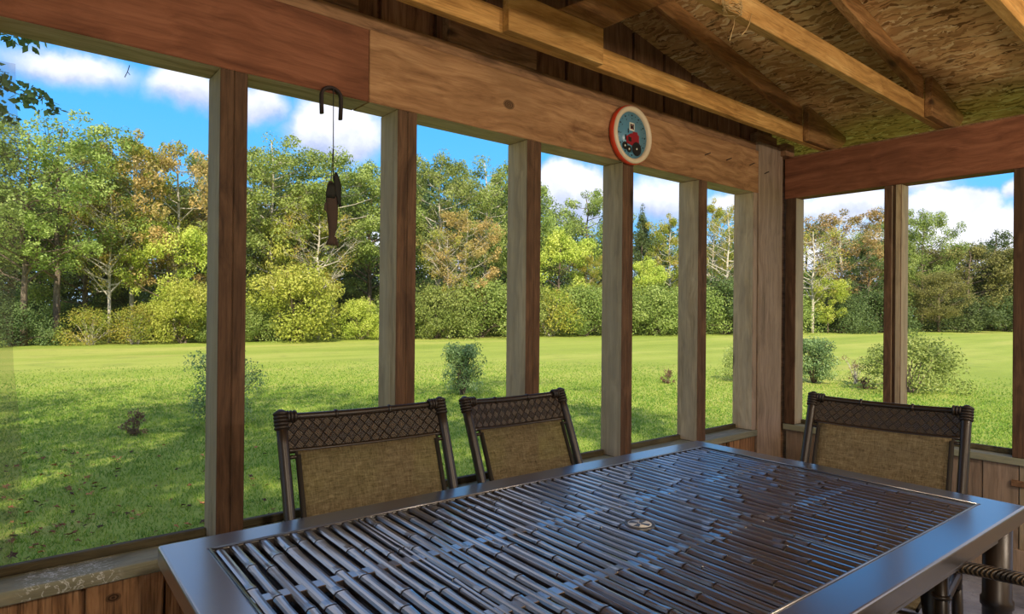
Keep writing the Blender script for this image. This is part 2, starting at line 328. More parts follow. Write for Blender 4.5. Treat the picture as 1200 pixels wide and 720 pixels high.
# ------------------------------------------------------------------ object helpers
def tag(o, label=None, cat=None, group=None, kind=None):
    if label: o['label'] = label
    if cat: o['category'] = cat
    if group: o['group'] = group
    if kind: o['kind'] = kind
    return o
def empty(name, loc=(0, 0, 0), rz=0.0, label=None, cat=None, group=None, kind=None):
    o = D.objects.new(name, None); COL.objects.link(o); o.location = loc; o.rotation_euler = (0, 0, rz)
    o.empty_display_size = .1
    return tag(o, label, cat, group, kind)
class MB:
    """collects shapes in one bmesh; origin = world point subtracted from every vertex"""
    def __init__(s, origin=(0, 0, 0)):
        s.bm = bmesh.new(); s.o = Vector(origin); s.mi = 0; s.uv = None
    def v(s, p): return s.bm.verts.new(Vector(p)-s.o)
    def face(s, vs, mi=None, smooth=False):
        try: f = s.bm.faces.new(vs)
        except ValueError: return None
        f.material_index = s.mi if mi is None else mi; f.smooth = smooth; return f
    def hexa(s, P, mis=None, bevel=0.0):
        """P: 8 points: bottom 4 ccw, top 4 ccw"""
        v = [s.v(p) for p in P]
        idx = [(3, 2, 1, 0), (4, 5, 6, 7), (0, 1, 5, 4), (1, 2, 6, 5), (2, 3, 7, 6), (3, 0, 4, 7)]
        fs = [s.face([v[i] for i in q], (mis[k] if mis else None)) for k, q in enumerate(idx)]
        if bevel:
            es = list({e for f in fs for e in f.edges})
            bmesh.ops.bevel(s.bm, geom=es, offset=bevel, segments=1, affect='EDGES')
    def box(s, x0, x1, y0, y1, z0, z1, mis=None, bevel=0.003):
        # faces: bottom, top, -y, +x, +y, -x
        s.hexa([(x0, y0, z0), (x1, y0, z0), (x1, y1, z0), (x0, y1, z0), (x0, y0, z1), (x1, y0, z1), (x1, y1, z1), (x0, y1, z1)], mis, bevel)
    def tube(s, pts, rad, n=10, cap=True, smooth=True, flat=None):
        pts = [Vector(p) for p in pts]; rs = rad if isinstance(rad, (list, tuple)) else [rad]*len(pts)
        rings = []; prev = None
        for i, p in enumerate(pts):
            t = (pts[min(i+1, len(pts)-1)]-pts[max(i-1, 0)]).normalized()
            if prev is None:
                a = Vector((0, 0, 1)) if abs(t.z) < .9 else Vector((1, 0, 0))
                u = t.cross(a).normalized()
            else:
                u = (prev - t*prev.dot(t)).normalized()
            prev = u; w_ = t.cross(u)
            fx, fy = flat or (1, 1)
            rings.append([s.v(p + u*math.cos(2*PI*k/n)*rs[i]*fx + w_*math.sin(2*PI*k/n)*rs[i]*fy) for k in range(n)])
        for a, b in zip(rings, rings[1:]):
            for k in range(n): s.face([a[k], a[(k+1) % n], b[(k+1) % n], b[k]], smooth=smooth)
        if cap:
            s.face(rings[0][::-1]); s.face(rings[-1])
    def ring(s, c, axis, R, r, n=16, m=6):
        axis = Vector(axis).normalized(); a = Vector((0, 0, 1)) if abs(axis.z) < .9 else Vector((1, 0, 0))
        u = axis.cross(a).normalized(); w_ = axis.cross(u); c = Vector(c); rg = []
        for i in range(n):
            d = u*math.cos(2*PI*i/n)+w_*math.sin(2*PI*i/n)
            rg.append([s.v(c+d*(R+r*math.cos(2*PI*j/m))+axis*r*math.sin(2*PI*j/m)) for j in range(m)])
        for i in range(n):
            for j in range(m): s.face([rg[i][j], rg[(i+1) % n][j], rg[(i+1) % n][(j+1) % m], rg[i][(j+1) % m]], smooth=True)
    def prism(s, outline, a, b, mi=None, smooth=False):
        """outline: list of points; extruded by vector from a to b offsets"""
        A = [s.v(Vector(p)+Vector(a)) for p in outline]; B = [s.v(Vector(p)+Vector(b)) for p in outline]
        n = len(A); s.face(A[::-1], mi); s.face(B, mi)
        for i in range(n): s.face([A[i], A[(i+1) % n], B[(i+1) % n], B[i]], mi, smooth)
    def lathe(s, c, axis, prof, n=32, mi=None):
        """prof: (radius, height along axis)"""
        axis = Vector(axis).normalized(); a = Vector((0, 0, 1)) if abs(axis.z) < .9 else Vector((1, 0, 0))
        u = axis.cross(a).normalized(); w_ = axis.cross(u); c = Vector(c); rg = []
        for (r, h) in prof:
            if r < 1e-6: rg.append([s.v(c+axis*h)]); continue
            rg.append([s.v(c+axis*h+(u*math.cos(2*PI*i/n)+w_*math.sin(2*PI*i/n))*r) for i in range(n)])
        for A, B in zip(rg, rg[1:]):
            for i in range(n):
                j = (i+1) % n
                if len(A) == 1: s.face([A[0], B[j], B[i]], mi, True)
                elif len(B) == 1: s.face([A[i], A[j], B[0]], mi, True)
                else: s.face([A[i], A[j], B[j], B[i]], mi, True)
    def build(s, name, mats, parent=None, label=None, loc=None, kind=None):
        if not isinstance(mats, (list, tuple)): mats = [mats]
        bmesh.ops.recalc_face_normals(s.bm, faces=s.bm.faces)
        me = D.meshes.new(name); s.bm.to_mesh(me); s.bm.free()
        for m in mats: me.materials.append(m)
        o = D.objects.new(name, me); COL.objects.link(o)
        if parent is not None: o.parent = parent
        elif loc is None and s.o.length > 0: o.location = s.o
        if loc is not None: o.location = loc
        return tag(o, label, kind=kind)

# ================================================================== SETTING
YA, YO = 2.028, 2.160          # long window wall: inner face, outer face
XB, XO = 3.944, 4.050          # far window wall: inner face, outer face
ZS, ZH, ZT = 0.583, 2.018, 2.275
GZ = -0.60                     # lawn level

g = MB(); g.box(-150, 400, -150, 400, GZ-.4, GZ, bevel=0)
lawn = g.build('lawn_ground', M_lawn, kind='structure')

g = MB(); pw = .14
x = -3.6
while x < 4.12:
    x1 = min(x+pw, 4.14); g.box(x+.003, x1-.003, -3.0, 2.14, -.035, 0.0, bevel=.002); x += pw
g.box(-3.6, 4.14, -3.0, 2.14, -.20, -.0351, bevel=0)
g.build('floor', M_floor, kind='structure')
g = MB(); g.box(-3.55, 4.08, -2.95, 2.09, GZ, -.2001, bevel=0); g.build('foundation_skirt', M_dirt, kind='structure')

# ---- long window wall (parallel to X)
wallA = empty('wall_left', (0, 0, 0), kind='structure')
posts_right = [-0.61, 0.0, .611, 1.212, 1.828, 2.438, 3.065]
for xr in posts_right:
    m = MB()
    # two studs side by side; stained inner face, weathered sides, daylight contrast partly in their colours
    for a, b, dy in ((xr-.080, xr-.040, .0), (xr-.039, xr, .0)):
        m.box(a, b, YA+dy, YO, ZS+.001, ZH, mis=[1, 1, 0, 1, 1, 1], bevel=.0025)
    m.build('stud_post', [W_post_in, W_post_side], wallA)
m = MB(); m.box(3.548, 3.592, YA, YO, ZS+.001, ZH, mis=[1, 1, 0, 1, 1, 1]); m.build('stud_post', [W_corner, W_post_side], wallA)
m = MB(); m.box(-1.9, 1.0165, YA, YO, ZH+.0005, ZT-.004, mis=[1, 0, 0, 0, 0, 0]); m.build('header_board', [W_header, W_soffit], wallA, 'reddish brown header board')
m = MB(); m.box(1.0185, 3.602, YA, YO, ZH+.0005, ZT, mis=[1, 0, 0, 0, 0, 0]); m.build('header_board', [W_header2, W_soffit], wallA, 'tan brown header board with a dark knot')
m = MB(); m.box(3.606, 3.890, YA-.002, YO+.03, .0, ZT+.06); m.build('corner_post', W_corner, wallA, 'wide grey corner post')
m = MB(); m.box(3.891, XO, 2.06, YO+.03, .0, 2.33); m.build('corner_board', W_plate, wallA)
m = MB(); m.box(-1.9, 3.60, YA-.006, YO+.012, ZS-.036, ZS); m.build('window_sill', W_sill, wallA)
# thin stop battens outside, along sill, header and posts, holding the screen
edges = [-1.9]+posts_right+[3.592]
for i in range(len(posts_right)):
    x0 = posts_right[i]; x1 = (posts_right[i+1]-.08) if i+1 < len(posts_right) else 3.548
    m = MB(); m.box(x0+.001, x1-.001, YO-.026, YO-.002, ZS+.0005, ZS+.026); m.build('screen_stop', W_stop, wallA)
    m = MB(); P = [m.v(p) for p in ((x0, YO-.001, ZS), (x1, YO-.001, ZS), (x1, YO-.001, ZH), (x0, YO-.001, ZH))]; m.face(P)
    m.build('insect_screen', M_screen, wallA)
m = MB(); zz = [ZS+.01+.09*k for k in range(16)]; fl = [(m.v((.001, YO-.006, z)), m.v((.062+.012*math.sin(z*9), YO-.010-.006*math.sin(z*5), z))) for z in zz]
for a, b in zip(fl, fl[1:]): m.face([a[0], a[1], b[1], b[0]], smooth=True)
m.build('screen_reflection', M_reflection, wallA, 'translucent strip added as a reflection at the edge of the insect screen')  # hazy translucent sheet stands in for a reflection on the screen
# knee wall: planks under the sill, studs and bottom plate
cuts = [-1.9, -1.70, -1.51, -1.32, -1.13, -.94, -.75, -.56, -.37, -.18, .01, .205, .400, .595, .79, .985, 1.18, 1.375, 1.57, 1.765, 1.96, 2.155, 2.35, 2.545, 2.74, 2.935, 3.13, 3.325, 3.605]
for i, (a, b) in enumerate(zip(cuts, cuts[1:])):
    dy = .0 if i % 2 else .018
    m = MB(); m.box(a+.004, b-.004, YA+.012+dy, YA+.034+dy, .04, ZS-.0365, bevel=.003)
    m.build('wall_plank', W_plank_knot if abs(a-.205) < .001 else W_plank, wallA)
m = MB(); m.box(-1.9, 3.60, YA+.053, YO, -.2, ZS-.037, bevel=0); m.build('wall_sheathing', W_gable, wallA)
m = MB(); m.box(-1.9, 3.60, YA+.004, YA+.052, 0.001, .039); m.build('bottom_plate', W_plate, wallA)
# gable part above the header
m = MB(); m.box(-1.9, 3.89, YA+.022, YO, ZT+.0005, ZT+.057); m.build('top_plate', W_plate, wallA)
def roof_z(x): return 2.555 + .19*(3.38-x) if x > -2.2 else 2.555+.19*(3.38+2.2)-.19*(-2.2-x)
xs = [2.043-.238*k for k in range(17, 0, -1)] + [2.043, 2.274, 2.514, 2.766, 3.02, 3.27, 3.518, 3.9]
for a, b in zip(xs, xs[1:]):
    if a < -1.9: continue
    m = MB(); z0 = ZT+.058
    m.hexa([(a+.010, YO-.06, z0), (b-.010, YO-.06, z0), (b-.010, YO-.038, z0), (a+.010, YO-.038, z0),
            (a+.010, YO-.06, roof_z(a)-.003), (b-.010, YO-.06, roof_z(b)-.003), (b-.010, YO-.038, roof_z(b)-.003), (a+.010, YO-.038, roof_z(a)-.003)])
    m.build('gable_board', W_gable, wallA)
m = MB(); P = [(-1.9, 0, ZT+.058), (3.9, 0, ZT+.058), (3.9, 0, roof_z(3.9)-.004), (-1.9, 0, roof_z(-1.9)-.004)]
m.prism(P, (0, YO-.0375, 0), (0, YO-.02, 0)); m.build('gable_backing', W_plate, wallA)
for a, b, zt_ in ((.50, .986, 2.47), (1.362, 1.815, 2.50), (3.62, 3.86, 2.40), (-.3, .2, 2.47)):
    m = MB(); m.box(a, b, YA+.020, YO-.061, ZT+.0575, zt_); m.build('blocking_board', W_plate, wallA)

# ---- far window wall (parallel to Y)
wallB = empty('wall_right', (0, 0, 0), kind='structure')
pB = [(1.965, 2.035), (1.362, 1.452), (.770, .858), (.17, .255), (-.43, -.345), (-1.03, -.945)]
for (a, b) in pB:
    m = MB()
    if a == 1.362:
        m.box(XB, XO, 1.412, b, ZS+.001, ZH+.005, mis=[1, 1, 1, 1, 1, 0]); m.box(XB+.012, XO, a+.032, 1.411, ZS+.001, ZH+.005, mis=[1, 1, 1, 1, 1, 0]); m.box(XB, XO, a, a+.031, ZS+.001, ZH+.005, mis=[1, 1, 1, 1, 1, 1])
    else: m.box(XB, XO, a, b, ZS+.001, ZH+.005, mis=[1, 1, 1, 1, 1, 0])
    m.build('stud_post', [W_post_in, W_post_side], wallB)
m = MB(); m.box(XB-.002, XO, -1.6, 2.04, ZH+.0055, 2.281); m.build('header_board', W_header_y, wallB, 'reddish brown header board')
m = MB(); m.box(XB+.012, XO, -1.6, 2.04, 2.2815, 2.293); m.build('top_plate', W_plate, wallB)
m = MB(); m.box(3.86, XB+.02, YA-.04, YA+.07, 2.283, 2.36); m.build('corner_block', W_plate, wallB)
m = MB(); m.box(XB-.006, XO+.012, -1.6, 2.04, ZS-.036, ZS); m.build('window_sill', W_sill_y, wallB)
for (a0, a1) in zip(pB, pB[1:]):
    m = MB(); m.box(XO-.026, XO-.002, a1[1]+.001, a0[0]-.001, ZS+.0005, ZS+.028); m.build('screen_stop', W_stop, wallB)
    m = MB(); P = [m.v(p) for p in ((XO-.001, a1[1], ZS), (XO-.001, a0[0], ZS), (XO-.001, a0[0], ZH), (XO-.001, a1[1], ZH))]; m.face(P)
    m.build('insect_screen', M_screen, wallB)
y = -1.6; i = 0
while y < 2.0:
    y1 = min(y+.152, 2.035)
    if not (.78 < (y+y1)/2 < .86):
        m = MB(); dx = .006*(i % 3)
        m.box(XB+.01+dx, XB+.032+dx, y+.002, y1-.002, .04, ZS-.0365); m.build('wall_plank', W_corner if i % 3 else W_post_side, wallB)
    y = y1; i += 1
m = MB(); m.box(XB+.05, XO, -1.6, 2.04, -.2, ZS-.037, bevel=0); m.build('wall_sheathing', W_gable, wallB)
m = MB(); m.box(XB+.0, XB+.048, -1.6, 2.04, 0.001, .13); m.build('bottom_plate', W_corner, wallB)
m = MB(); m.box(XB-.004, XB+.045, .80, .862, .44, .47); m.build('cross_block', W_plate, wallB)

# ---- roof sheathing
m = MB()
pts = [(-4.2, roof_z(-4.2)), (-2.2, roof_z(-2.2)), (4.55, roof_z(4.55))]
for (xa, za), (xb, zb) in zip(pts, pts[1:]):
    m.hexa([(xa, -3.2, za), (xb, -3.2, zb), (xb, 2.35, zb), (xa, 2.35, za), (xa, -3.2, za+.03), (xb, -3.2, zb+.03), (xb, 2.35, zb+.03), (xa, 2.35, za+.03)])
m.build('ceiling', M_osb, kind='structure')

# ---- roof trusses: each one a thing
def board(m, p, q, w_, y0, y1):
    """board in an XZ plane whose lower edge runs p -> q, w_ deep upward"""
    p = Vector((p[0], 0, p[1])); q = Vector((q[0], 0, q[1])); d = (q-p).normalized(); n = Vector((-d.z, 0, d.x))*w_
    if n.z < 0: n = -n
    P = [p, q, q+n, p+n]
    m.prism([(a.x, 0, a.z) for a in P], (0, y0, 0), (0, y1, 0))
def truss(y0, label, first=False, scab=False):
    """y0: near face, 38 mm thick towards +y"""
    r = empty('roof_truss', (3.9, y0+.019, 2.294), label=label, cat='roof truss', group='roof trusses under the strand board ceiling')
    def mk(fn, name, mat, lab=None):
        m = MB((3.9, y0+.019, 2.294)); fn(m)
        bmesh.ops.recalc_face_normals(m.bm, faces=m.bm.faces)
        o = m.build(name, mat, r, lab)
        bv = o.modifiers.new('edge', 'BEVEL'); bv.width = .0025; bv.segments = 1; bv.limit_method = 'ANGLE'
        return o
    mk(lambda m: m.prism([(-3.3, 0, 2.295), (4.02, 0, 2.295), (4.02, 0, 2.384), (3.9, 0, 2.405), (3.55, 0, 2.384), (-3.3, 0, 2.384)], (0, y0, 0), (0, y0+.038, 0)), 'bottom_chord', W_truss)
    zl = lambda x: 2.463 + .19*(3.38-x)
    mk(lambda m: m.prism([(-2.2, 0, zl(-2.2)), (3.56, 0, zl(3.56)), (3.66, 0, 2.39), (3.66, 0, roof_z(3.66)-.002), (-2.2, 0, roof_z(-2.2)-.002)], (0, y0+.0, 0), (0, y0+.038, 0)), 'top_chord', W_truss_dk)
    # tail piece nailed on over the heel
    mk(lambda m: m.prism([(3.665, 0, 2.296), (4.05, 0, 2.296), (4.16, 0, 2.37), (4.16, 0, roof_z(4.16)-.004), (3.665, 0, roof_z(3.665)-.004)], (0, y0-.001, 0), (0, y0-.036, 0)), 'tail_board', W_truss_dk)
    if first: mk(lambda m: m.prism([(1.66, 0, 2.442), (1.913, 0, 2.442), (2.42, 0, 2.733), (2.30, 0, 2.757), (2.22, 0, 2.757)], (0, y0-.0005, 0), (0, y0-.038, 0)), 'web_board', W_truss_dk)
    else: mk(lambda m: m.prism([(1.05, 0, 2.386), (1.20, 0, 2.386), (1.95, 0, roof_z(1.95)-.1), (1.85, 0, roof_z(1.85)-.1)], (0, y0-.0005, 0), (0, y0-.038, 0)), 'web_board', W_truss_dk)
    if scab:
        mk(lambda m: m.prism([(1.418, 0, 2.294), (1.913, 0, 2.294), (1.913, 0, 2.440), (1.418, 0, 2.440)], (0, y0-.0005, 0), (0, y0-.038, 0)), 'splice_board', W_truss, 'pale splice board nailed over the chord')
        mk(lambda m: m.prism([(-.4, 0, 2.294), (1.0, 0, 2.294), (1.0, 0, 2.384), (-.4, 0, 2.384)], (0, y0-.0005, 0), (0, y0-.038, 0)), 'splice_board', W_truss)
    return r
truss(1.790, 'roof truss closest to the long window wall with a pale splice board', True, True)
truss(1.165, 'second roof truss from the long window wall with straw caught on it')
truss(.572, 'third roof truss from the long window wall at the picture corner')
truss(-.04, 'fourth roof truss above the camera side of the table')
truss(-.65, 'fifth roof truss beyond the near chair')
truss(-1.26, 'last roof truss near the house wall')

# ---- house wall behind the viewer, with its door; unseen fill lamps added between to brighten the interior
m = MB(); m.box(-4.2, -.5, -3.12, -3.02, GZ, 3.6, bevel=0); m.box(.5, 4.14, -3.12, -3.02, GZ, 3.6, bevel=0); m.box(-.5, .5, -3.12, -3.02, 2.1, 3.6, bevel=0)
m.build('wall_back', M_wallsiding, kind='structure')
m = MB(); m.box(-.5, .5, -3.10, -3.04, 0, 2.1); m.build('door_1', M_wallsiding, kind='structure')

def lamp(x, y, energy, label):
    r = empty('added_fill_lamp', (x, y, 2.29), label=label, cat='lamp', group='unseen fill lamps added under the porch ceiling')
    m = MB((x, y, 2.29)); m.lathe((x, y, 2.29), (0, 0, -1), [(0, 0), (.07, 0), (.07, .03), (.02, .04), (.02, .1), (0, .1)], 20); m.build('fill_lamp_base', M_nail, r)
    mm, t = new_mat('fill_lamp_glow'); finish(t, t.n('ShaderNodeEmission', {'Color': (1, .84, .66, 1), 'Strength': 5.0}))
    m = MB((x, y, 2.29)); m.lathe((x, y, 2.13), (0, 0, 1), [(0, -.07), (.04, -.057), (.065, -.03), (.07, 0), (.065, .03), (.04, .057), (0, .07)], 20); m.build('fill_lamp_globe', mm, r)
    l = D.lights.new('fill_bulb', 'POINT'); l.energy = energy; l.color = (1, .84, .66); l.shadow_soft_size = .08
    lo = D.objects.new('fill_bulb', l); COL.objects.link(lo); lo.parent = r; lo.location = (0, 0, -.26)
lamp(.2, -.9, 66, 'added round fill lamp under the ceiling nearer the door')
lamp(2.4, -1.0, 66, 'added round fill lamp under the ceiling nearer the far wall')

# ================================================================== TABLE
TL, TW, TB, TROT, TZ = 2.0615, 1.139, .0924, -.0287, .74
tab = empty('dining_table', (.31, 1.671, 0), TROT, 'long dark dining table with a bamboo slat top and a steel umbrella cap', 'table')
# local frame: +x along the length, -y across towards the camera
def tloc(): return MB((0, 0, 0))
m = tloc()
zt, th = TZ, .048
o_ = [(0, 0), (TL, 0), (TL, -TW), (0, -TW)]; i_ = [(TB, -TB), (TL-TB, -TB), (TL-TB, -TW+TB), (TB, -TW+TB)]
O = [m.v((x, y, zt)) for x, y in o_]; I = [m.v((x, y, zt)) for x, y in i_]
Ob = [m.v((x, y, zt-th)) for x, y in o_]; Ib = [m.v((x, y, zt-.030)) for x, y in i_]; Obi = [m.v((x+(.03 if x == 0 else -.03), y+(-.03 if y == 0 else .03), zt-th)) for x, y in o_]
for k in range(4):
    j = (k+1) % 4
    m.face([O[k], O[j], I[j], I[k]]); m.face([O[k], Ob[k], Ob[j], O[j]]); m.face([I[k], I[j], Ib[j], Ib[k]]); m.face([Ob[k], Obi[k], Obi[j], Ob[j]])
frame = m.build('table_frame', M_table, tab)
bv = frame.modifiers.new('edge', 'BEVEL'); bv.width = .006; bv.segments = 3; bv.limit_method = 'ANGLE'; bv.angle_limit = .6
m = tloc(); m.box(TB-.01, TL-TB+.01, -TW+TB-.01, -TB+.01, zt-.040, zt-.0342, bevel=0); m.build('table_underlay', M_recess, tab)
m = tloc()   # apron rails under the rim
ins = .045
m.box(ins, TL-ins, -ins-.03, -ins, zt-.105, zt-.0365); m.box(ins, TL-ins, -TW+ins, -TW+ins+.03, zt-.105, zt-.0365)
m.box(ins, ins+.03, -TW+ins+.03, -ins-.03, zt-.105, zt-.0365); m.box(TL-ins-.03, TL-ins, -TW+ins+.03, -ins-.03, zt-.105, zt-.0365)
m.build('table_apron', M_table, tab)
# raised bead round the inlay
m = tloc()
q = [(TB+.001, -TB-.001), (TL-TB-.001, -TB-.001), (TL-TB-.001, -TW+TB+.001), (TB+.001, -TW+TB+.001)]
for k in range(4):
    a, b = q[k], q[(k+1) % 4]; m.tube([(a[0], a[1], zt-.001), (b[0], b[1], zt-.001)], .0032, 6)
m.build('inlay_bead', M_table, tab)
# bamboo slats across the width
rnd = random.Random(7)
m = tloc()
y_start, y_end = -TB-.003, -TW+TB+.003
span = y_start-y_end
band = [TB+span/3, TB+2*span/3]
for bnd in band: m.box(TB+.004, TL-TB-.004, -bnd-.016, -bnd+.016, zt-.022, zt-.0052, bevel=.001)
x = TB+.006
N = 0
def slat(xc, w_):
    """one cane: rounded strip with nodes, slightly wandering"""
    nodes = []; s = rnd.uniform(.05, .28)
    while s < span-.03: nodes.append(s); s += rnd.uniform(.17, .34)
    st = [0.0]
    for nn in nodes: st += [nn-.030, nn-.007, nn-.0025, nn-.0022, nn+.0022, nn+.0025, nn+.012, nn+.045]
    st.append(span); st = sorted(x_ for x_ in st if 0 <= x_ <= span)
    ph = rnd.uniform(0, 6); top = zt-.0015-rnd.uniform(0, .002)
    wk = rnd.choice((0, 0, 1)) if w_ > .02 else 0
    prev = None
    for s in st:
        dn = min([abs(s-nn) for nn in nodes] or [9]); ww = w_*.5; zz = top
        if dn < .0024: zz -= .0045; ww *= .97
        elif dn < .008: zz += .0014; ww *= 1.08
        elif dn < .0125: zz += .0008; ww *= 1.03
        elif dn > .029: ww *= .93
        cx = xc+.0013*math.sin(s*9+ph); y = y_start-s
        prof = [(-ww, -.014), (-ww, -.006), (-ww*.72, -.0012), (-ww*.25, 0), (ww*.25, 0), (ww*.72, -.0012), (ww, -.006), (ww, -.014)]
        rg = [m.v((cx+a, y, zz+b)) for a, b in prof]
        if prev:
            for k in range(len(rg)-1): m.face([prev[k], prev[k+1], rg[k+1], rg[k]], smooth=False)
        else: m.face(rg)
        prev = rg
    m.face(prev[::-1])
while x < TL-TB-.012:
    w_ = rnd.choice([.021, .023, .025, .011, .027, .020])
    w_ = min(w_, TL-TB-.006-x)
    slat(x+w_/2, w_); x += w_+(rnd.uniform(.0085, .0135) if w_ > .014 else .005); N += 1
m.build('slat_panel', M_slat, tab)
# umbrella cap
cx, cy = TL/2, -TW/2
m = tloc(); m.lathe((cx, cy, zt), (0, 0, 1), [(0, .0006), (.031, .0006), (.0315, -.004)], 36)
cap = m.build('umbrella_cap', M_chrome, tab)
m = tloc(); m.lathe((cx, cy, zt), (0, 0, 1), [(.0312, -.006), (.0312, .0002), (.033, .0014), (.0345, .0002), (.036, .0002), (.0375, .0016), (.040, .001), (.0405, -.016), (.0312, -.016)], 36); m.build('cap_rim', M_grey, cap)
m = tloc()
for k in range(4):
    a = k*PI/2+.4; d = Vector((math.cos(a), math.sin(a), 0)); n_ = Vector((-d.y, d.x, 0)); c = Vector((cx, cy, zt+.0007))
    m.prism([c+d*.004-n_*.003, c+d*.027-n_*.008, c+d*.027+n_*.008, c+d*.004+n_*.003], (0, 0, 0), (0, 0, .0008))
m.build('cap_recess', M_grey, cap)
for (lx, ly) in ((.10, -.10), (TL-.075, -.10), (TL-.052, -TW+.056), (.10, -TW+.10)):
    m = tloc(); m.lathe((lx, ly, 0), (0, 0, 1), [(0, 0), (.030, 0), (.032, .01), (.034, .2), (.036, .44), (.041, .445), (.041, .465), (.036, .47), (.036, zt-.049), (.0, zt-.049)], 24)
    m.build('leg', M_chair, tab)

# ================================================================== CHAIRS
def make_chair(name, loc, rz, label, w_=.525, zt=.985, lean=.36, sleeve=False):
    """origin on the floor under the seat centre; sitter faces +y"""
    r = empty(name, loc, rz, label, 'chair', 'sling patio chairs around the table')
    h = w_/2; zs = .43
    ys = -.235                                   # back post at seat height
    def bp(z, side):                              # back post point
        return Vector((side*h, ys-lean*(z-zs)-.02*max(0, z-.8), z))
    for s in (-1, 1):
        m = MB(); m.tube([bp(z, s) for z in (zs-.05, .5, .6, .7, .8, .9, zt-.02)], .0165, 12)
        p = m.build('back_post', M_chair, r)
        m = MB(); c = bp(zt-.022, s); ax = (bp(zt, s)-bp(zt-.1, s)).normalized()
        for k in range(5): m.ring(c-ax*(.034-.0105*k), ax, .0165, .0055, 16, 6)
        m.tube([c, c+ax*.014, c+ax*.021], [.019, .016, .006], 12)
        for k in range(3): m.ring(c+Vector((-s*(.02+.010*k), 0, -.002)), (1, 0, 0), .014, .005, 14, 6)
        m.build('corner_wrap', M_wrap, p)
        m = MB(); m.tube([Vector((s*h, ys+.0, zs-.04)), Vector((s*h, ys-.03, .2)), Vector((s*h, ys-.085, .0))], [.0165, .0165, .015], 12)
        m.build('leg', M_chair, r)
        m = MB(); m.tube([Vector((s*h, .24, .60)), Vector((s*(h+.004), .235, .42)), Vector((s*(h+.004), .232, .2)), Vector((s*(h+.004), .25, 0))], [.036 if sleeve else .0175, .020 if sleeve else .0165, .0165, .015], 12)
        m.ring((s*h, .238, .545), (0, 0, 1), .018, .006); m.build('leg', M_chair, r)
        # arm: from the back post forward, wrapped with cane
        m = MB(); m.tube([bp(.66, s)+Vector((0, .01, 0)), Vector((s*(h+.012), -.15, .652)), Vector((s*(h+.018), .05, .642)), Vector((s*(h+.016), .19, .632)), Vector((s*(h+.006), .265, .614)), Vector((s*h, .275, .585))],
               [.015, .019, .020, .020, .018, .014], 12, flat=(1.1, .8))
        m.build('armrest', M_armwrap, r)
        m = MB(); m.tube([Vector((s*h, ys, zs-.01)), Vector((s*h, 0, zs-.015)), Vector((s*h, .235, zs+.0))], .0155, 10); m.build('seat_rail', M_chair, r)
        m = MB(); m.tube([bp(.46, s)+Vector((-s*.038, .012, 0)), bp(zt-.13, s)+Vector((-s*.038, .006, 0))], .0075, 8); m.build('sling_rod', M_pipe, r)
        m = MB(); m.tube([bp(zt-.135, s), bp(zt-.135, s)+Vector((-s*.045, .006, 0))], .006, 8); m.build('sling_bracket', M_chair, r)
    def cv(u, z, k=.030):                          # curved back: u in -1..1
        p = bp(z, 1); return Vector((u*h, p.y - k*(1-u*u), z - .010*(1-u*u)))
    us = [i/12*2-1 for i in range(13)]
    m = MB(); m.tube([cv(u, zt-.024) for u in us], .0115, 10)
    for u in (-.34, .34): m.tube([cv(u-.02, zt-.024), cv(u-.012, zt-.024), cv(u+.012, zt-.024), cv(u+.02, zt-.024)], [.0115, .0155, .0155, .0115], 10)
    m.build('top_rail', M_chair, r)
    m = MB(); m.tube([cv(u, zt-.118) for u in us], .008, 8); m.build('lower_rail', M_chair, r)
    # woven panel between the rails, with real thickness
    m = MB(); uvl = m.bm.loops.layers.uv.new('UVMap'); nz = 5
    for off in (.004, -.004):
        gr = [[m.v(cv(u, zt-.027-.088*j/nz)+Vector((0, off, 0))) for u in us] for j in range(nz+1)]
        for j in range(nz):
            for i in range(12):
                f = m.face([gr[j][i], gr[j][i+1], gr[j+1][i+1], gr[j+1][i]], smooth=True)
                for lp, (ii, jj) in zip(f.loops, ((i, j), (i+1, j), (i+1, j+1), (i, j+1))): lp[uvl].uv = (us[ii]*h, -.088*jj/nz)
    m.build('woven_panel', M_weave, r)
    # sling: back and seat in one piece
    def sl(u, s):
        hw = h-.034
        if s <= 1:
            z = (zt-.121)*(1-s)+(.475)*s; p = bp(z, 1); return Vector((u*hw, p.y-.024*(1-u*u)*(1-.4*s)+.004, z-.008*(1-u*u)*(1-s)))
        t_ = s-1; y = ys+.02+(.44)*t_; return Vector((u*hw, y-(.02 if t_ < .05 else 0), zs+.015-.028*(1-u*u)*math.sin(PI*min(1, t_+.1))+(.02 if t_ == 0 else 0)))
    m = MB(); ss = [i/8 for i in range(9)]+[1+i/8 for i in range(1, 9)]
    gr = [[m.v(sl(u, s)) for u in us] for s in ss]
    for j in range(len(ss)-1):
        for i in range(12): m.face([gr[j][i], gr[j][i+1], gr[j+1][i+1], gr[j+1][i]], smooth=True)
    so = m.build('sling', M_sling, r, 'tan see-through mesh sling')
    sd = so.modifiers.new('thick', 'SOLIDIFY'); sd.thickness = .002
    for s in (-1, 1): m = MB(); m.tube([sl(s, q) for q in ss], .0045, 6); m.build('piping', M_pipe, so)
    m = MB(); m.tube([(-h, .235, zs-.0), (-.1, .24, zs-.012), (.1, .24, zs-.012), (h, .235, zs-.0)], .0155, 10); m.build('front_rail', M_chair, r)
    m = MB(); m.tube([(-h, ys-.03, .2), (h, ys-.03, .2)], .010, 8); m.build('stretcher', M_chair, r)
    return r
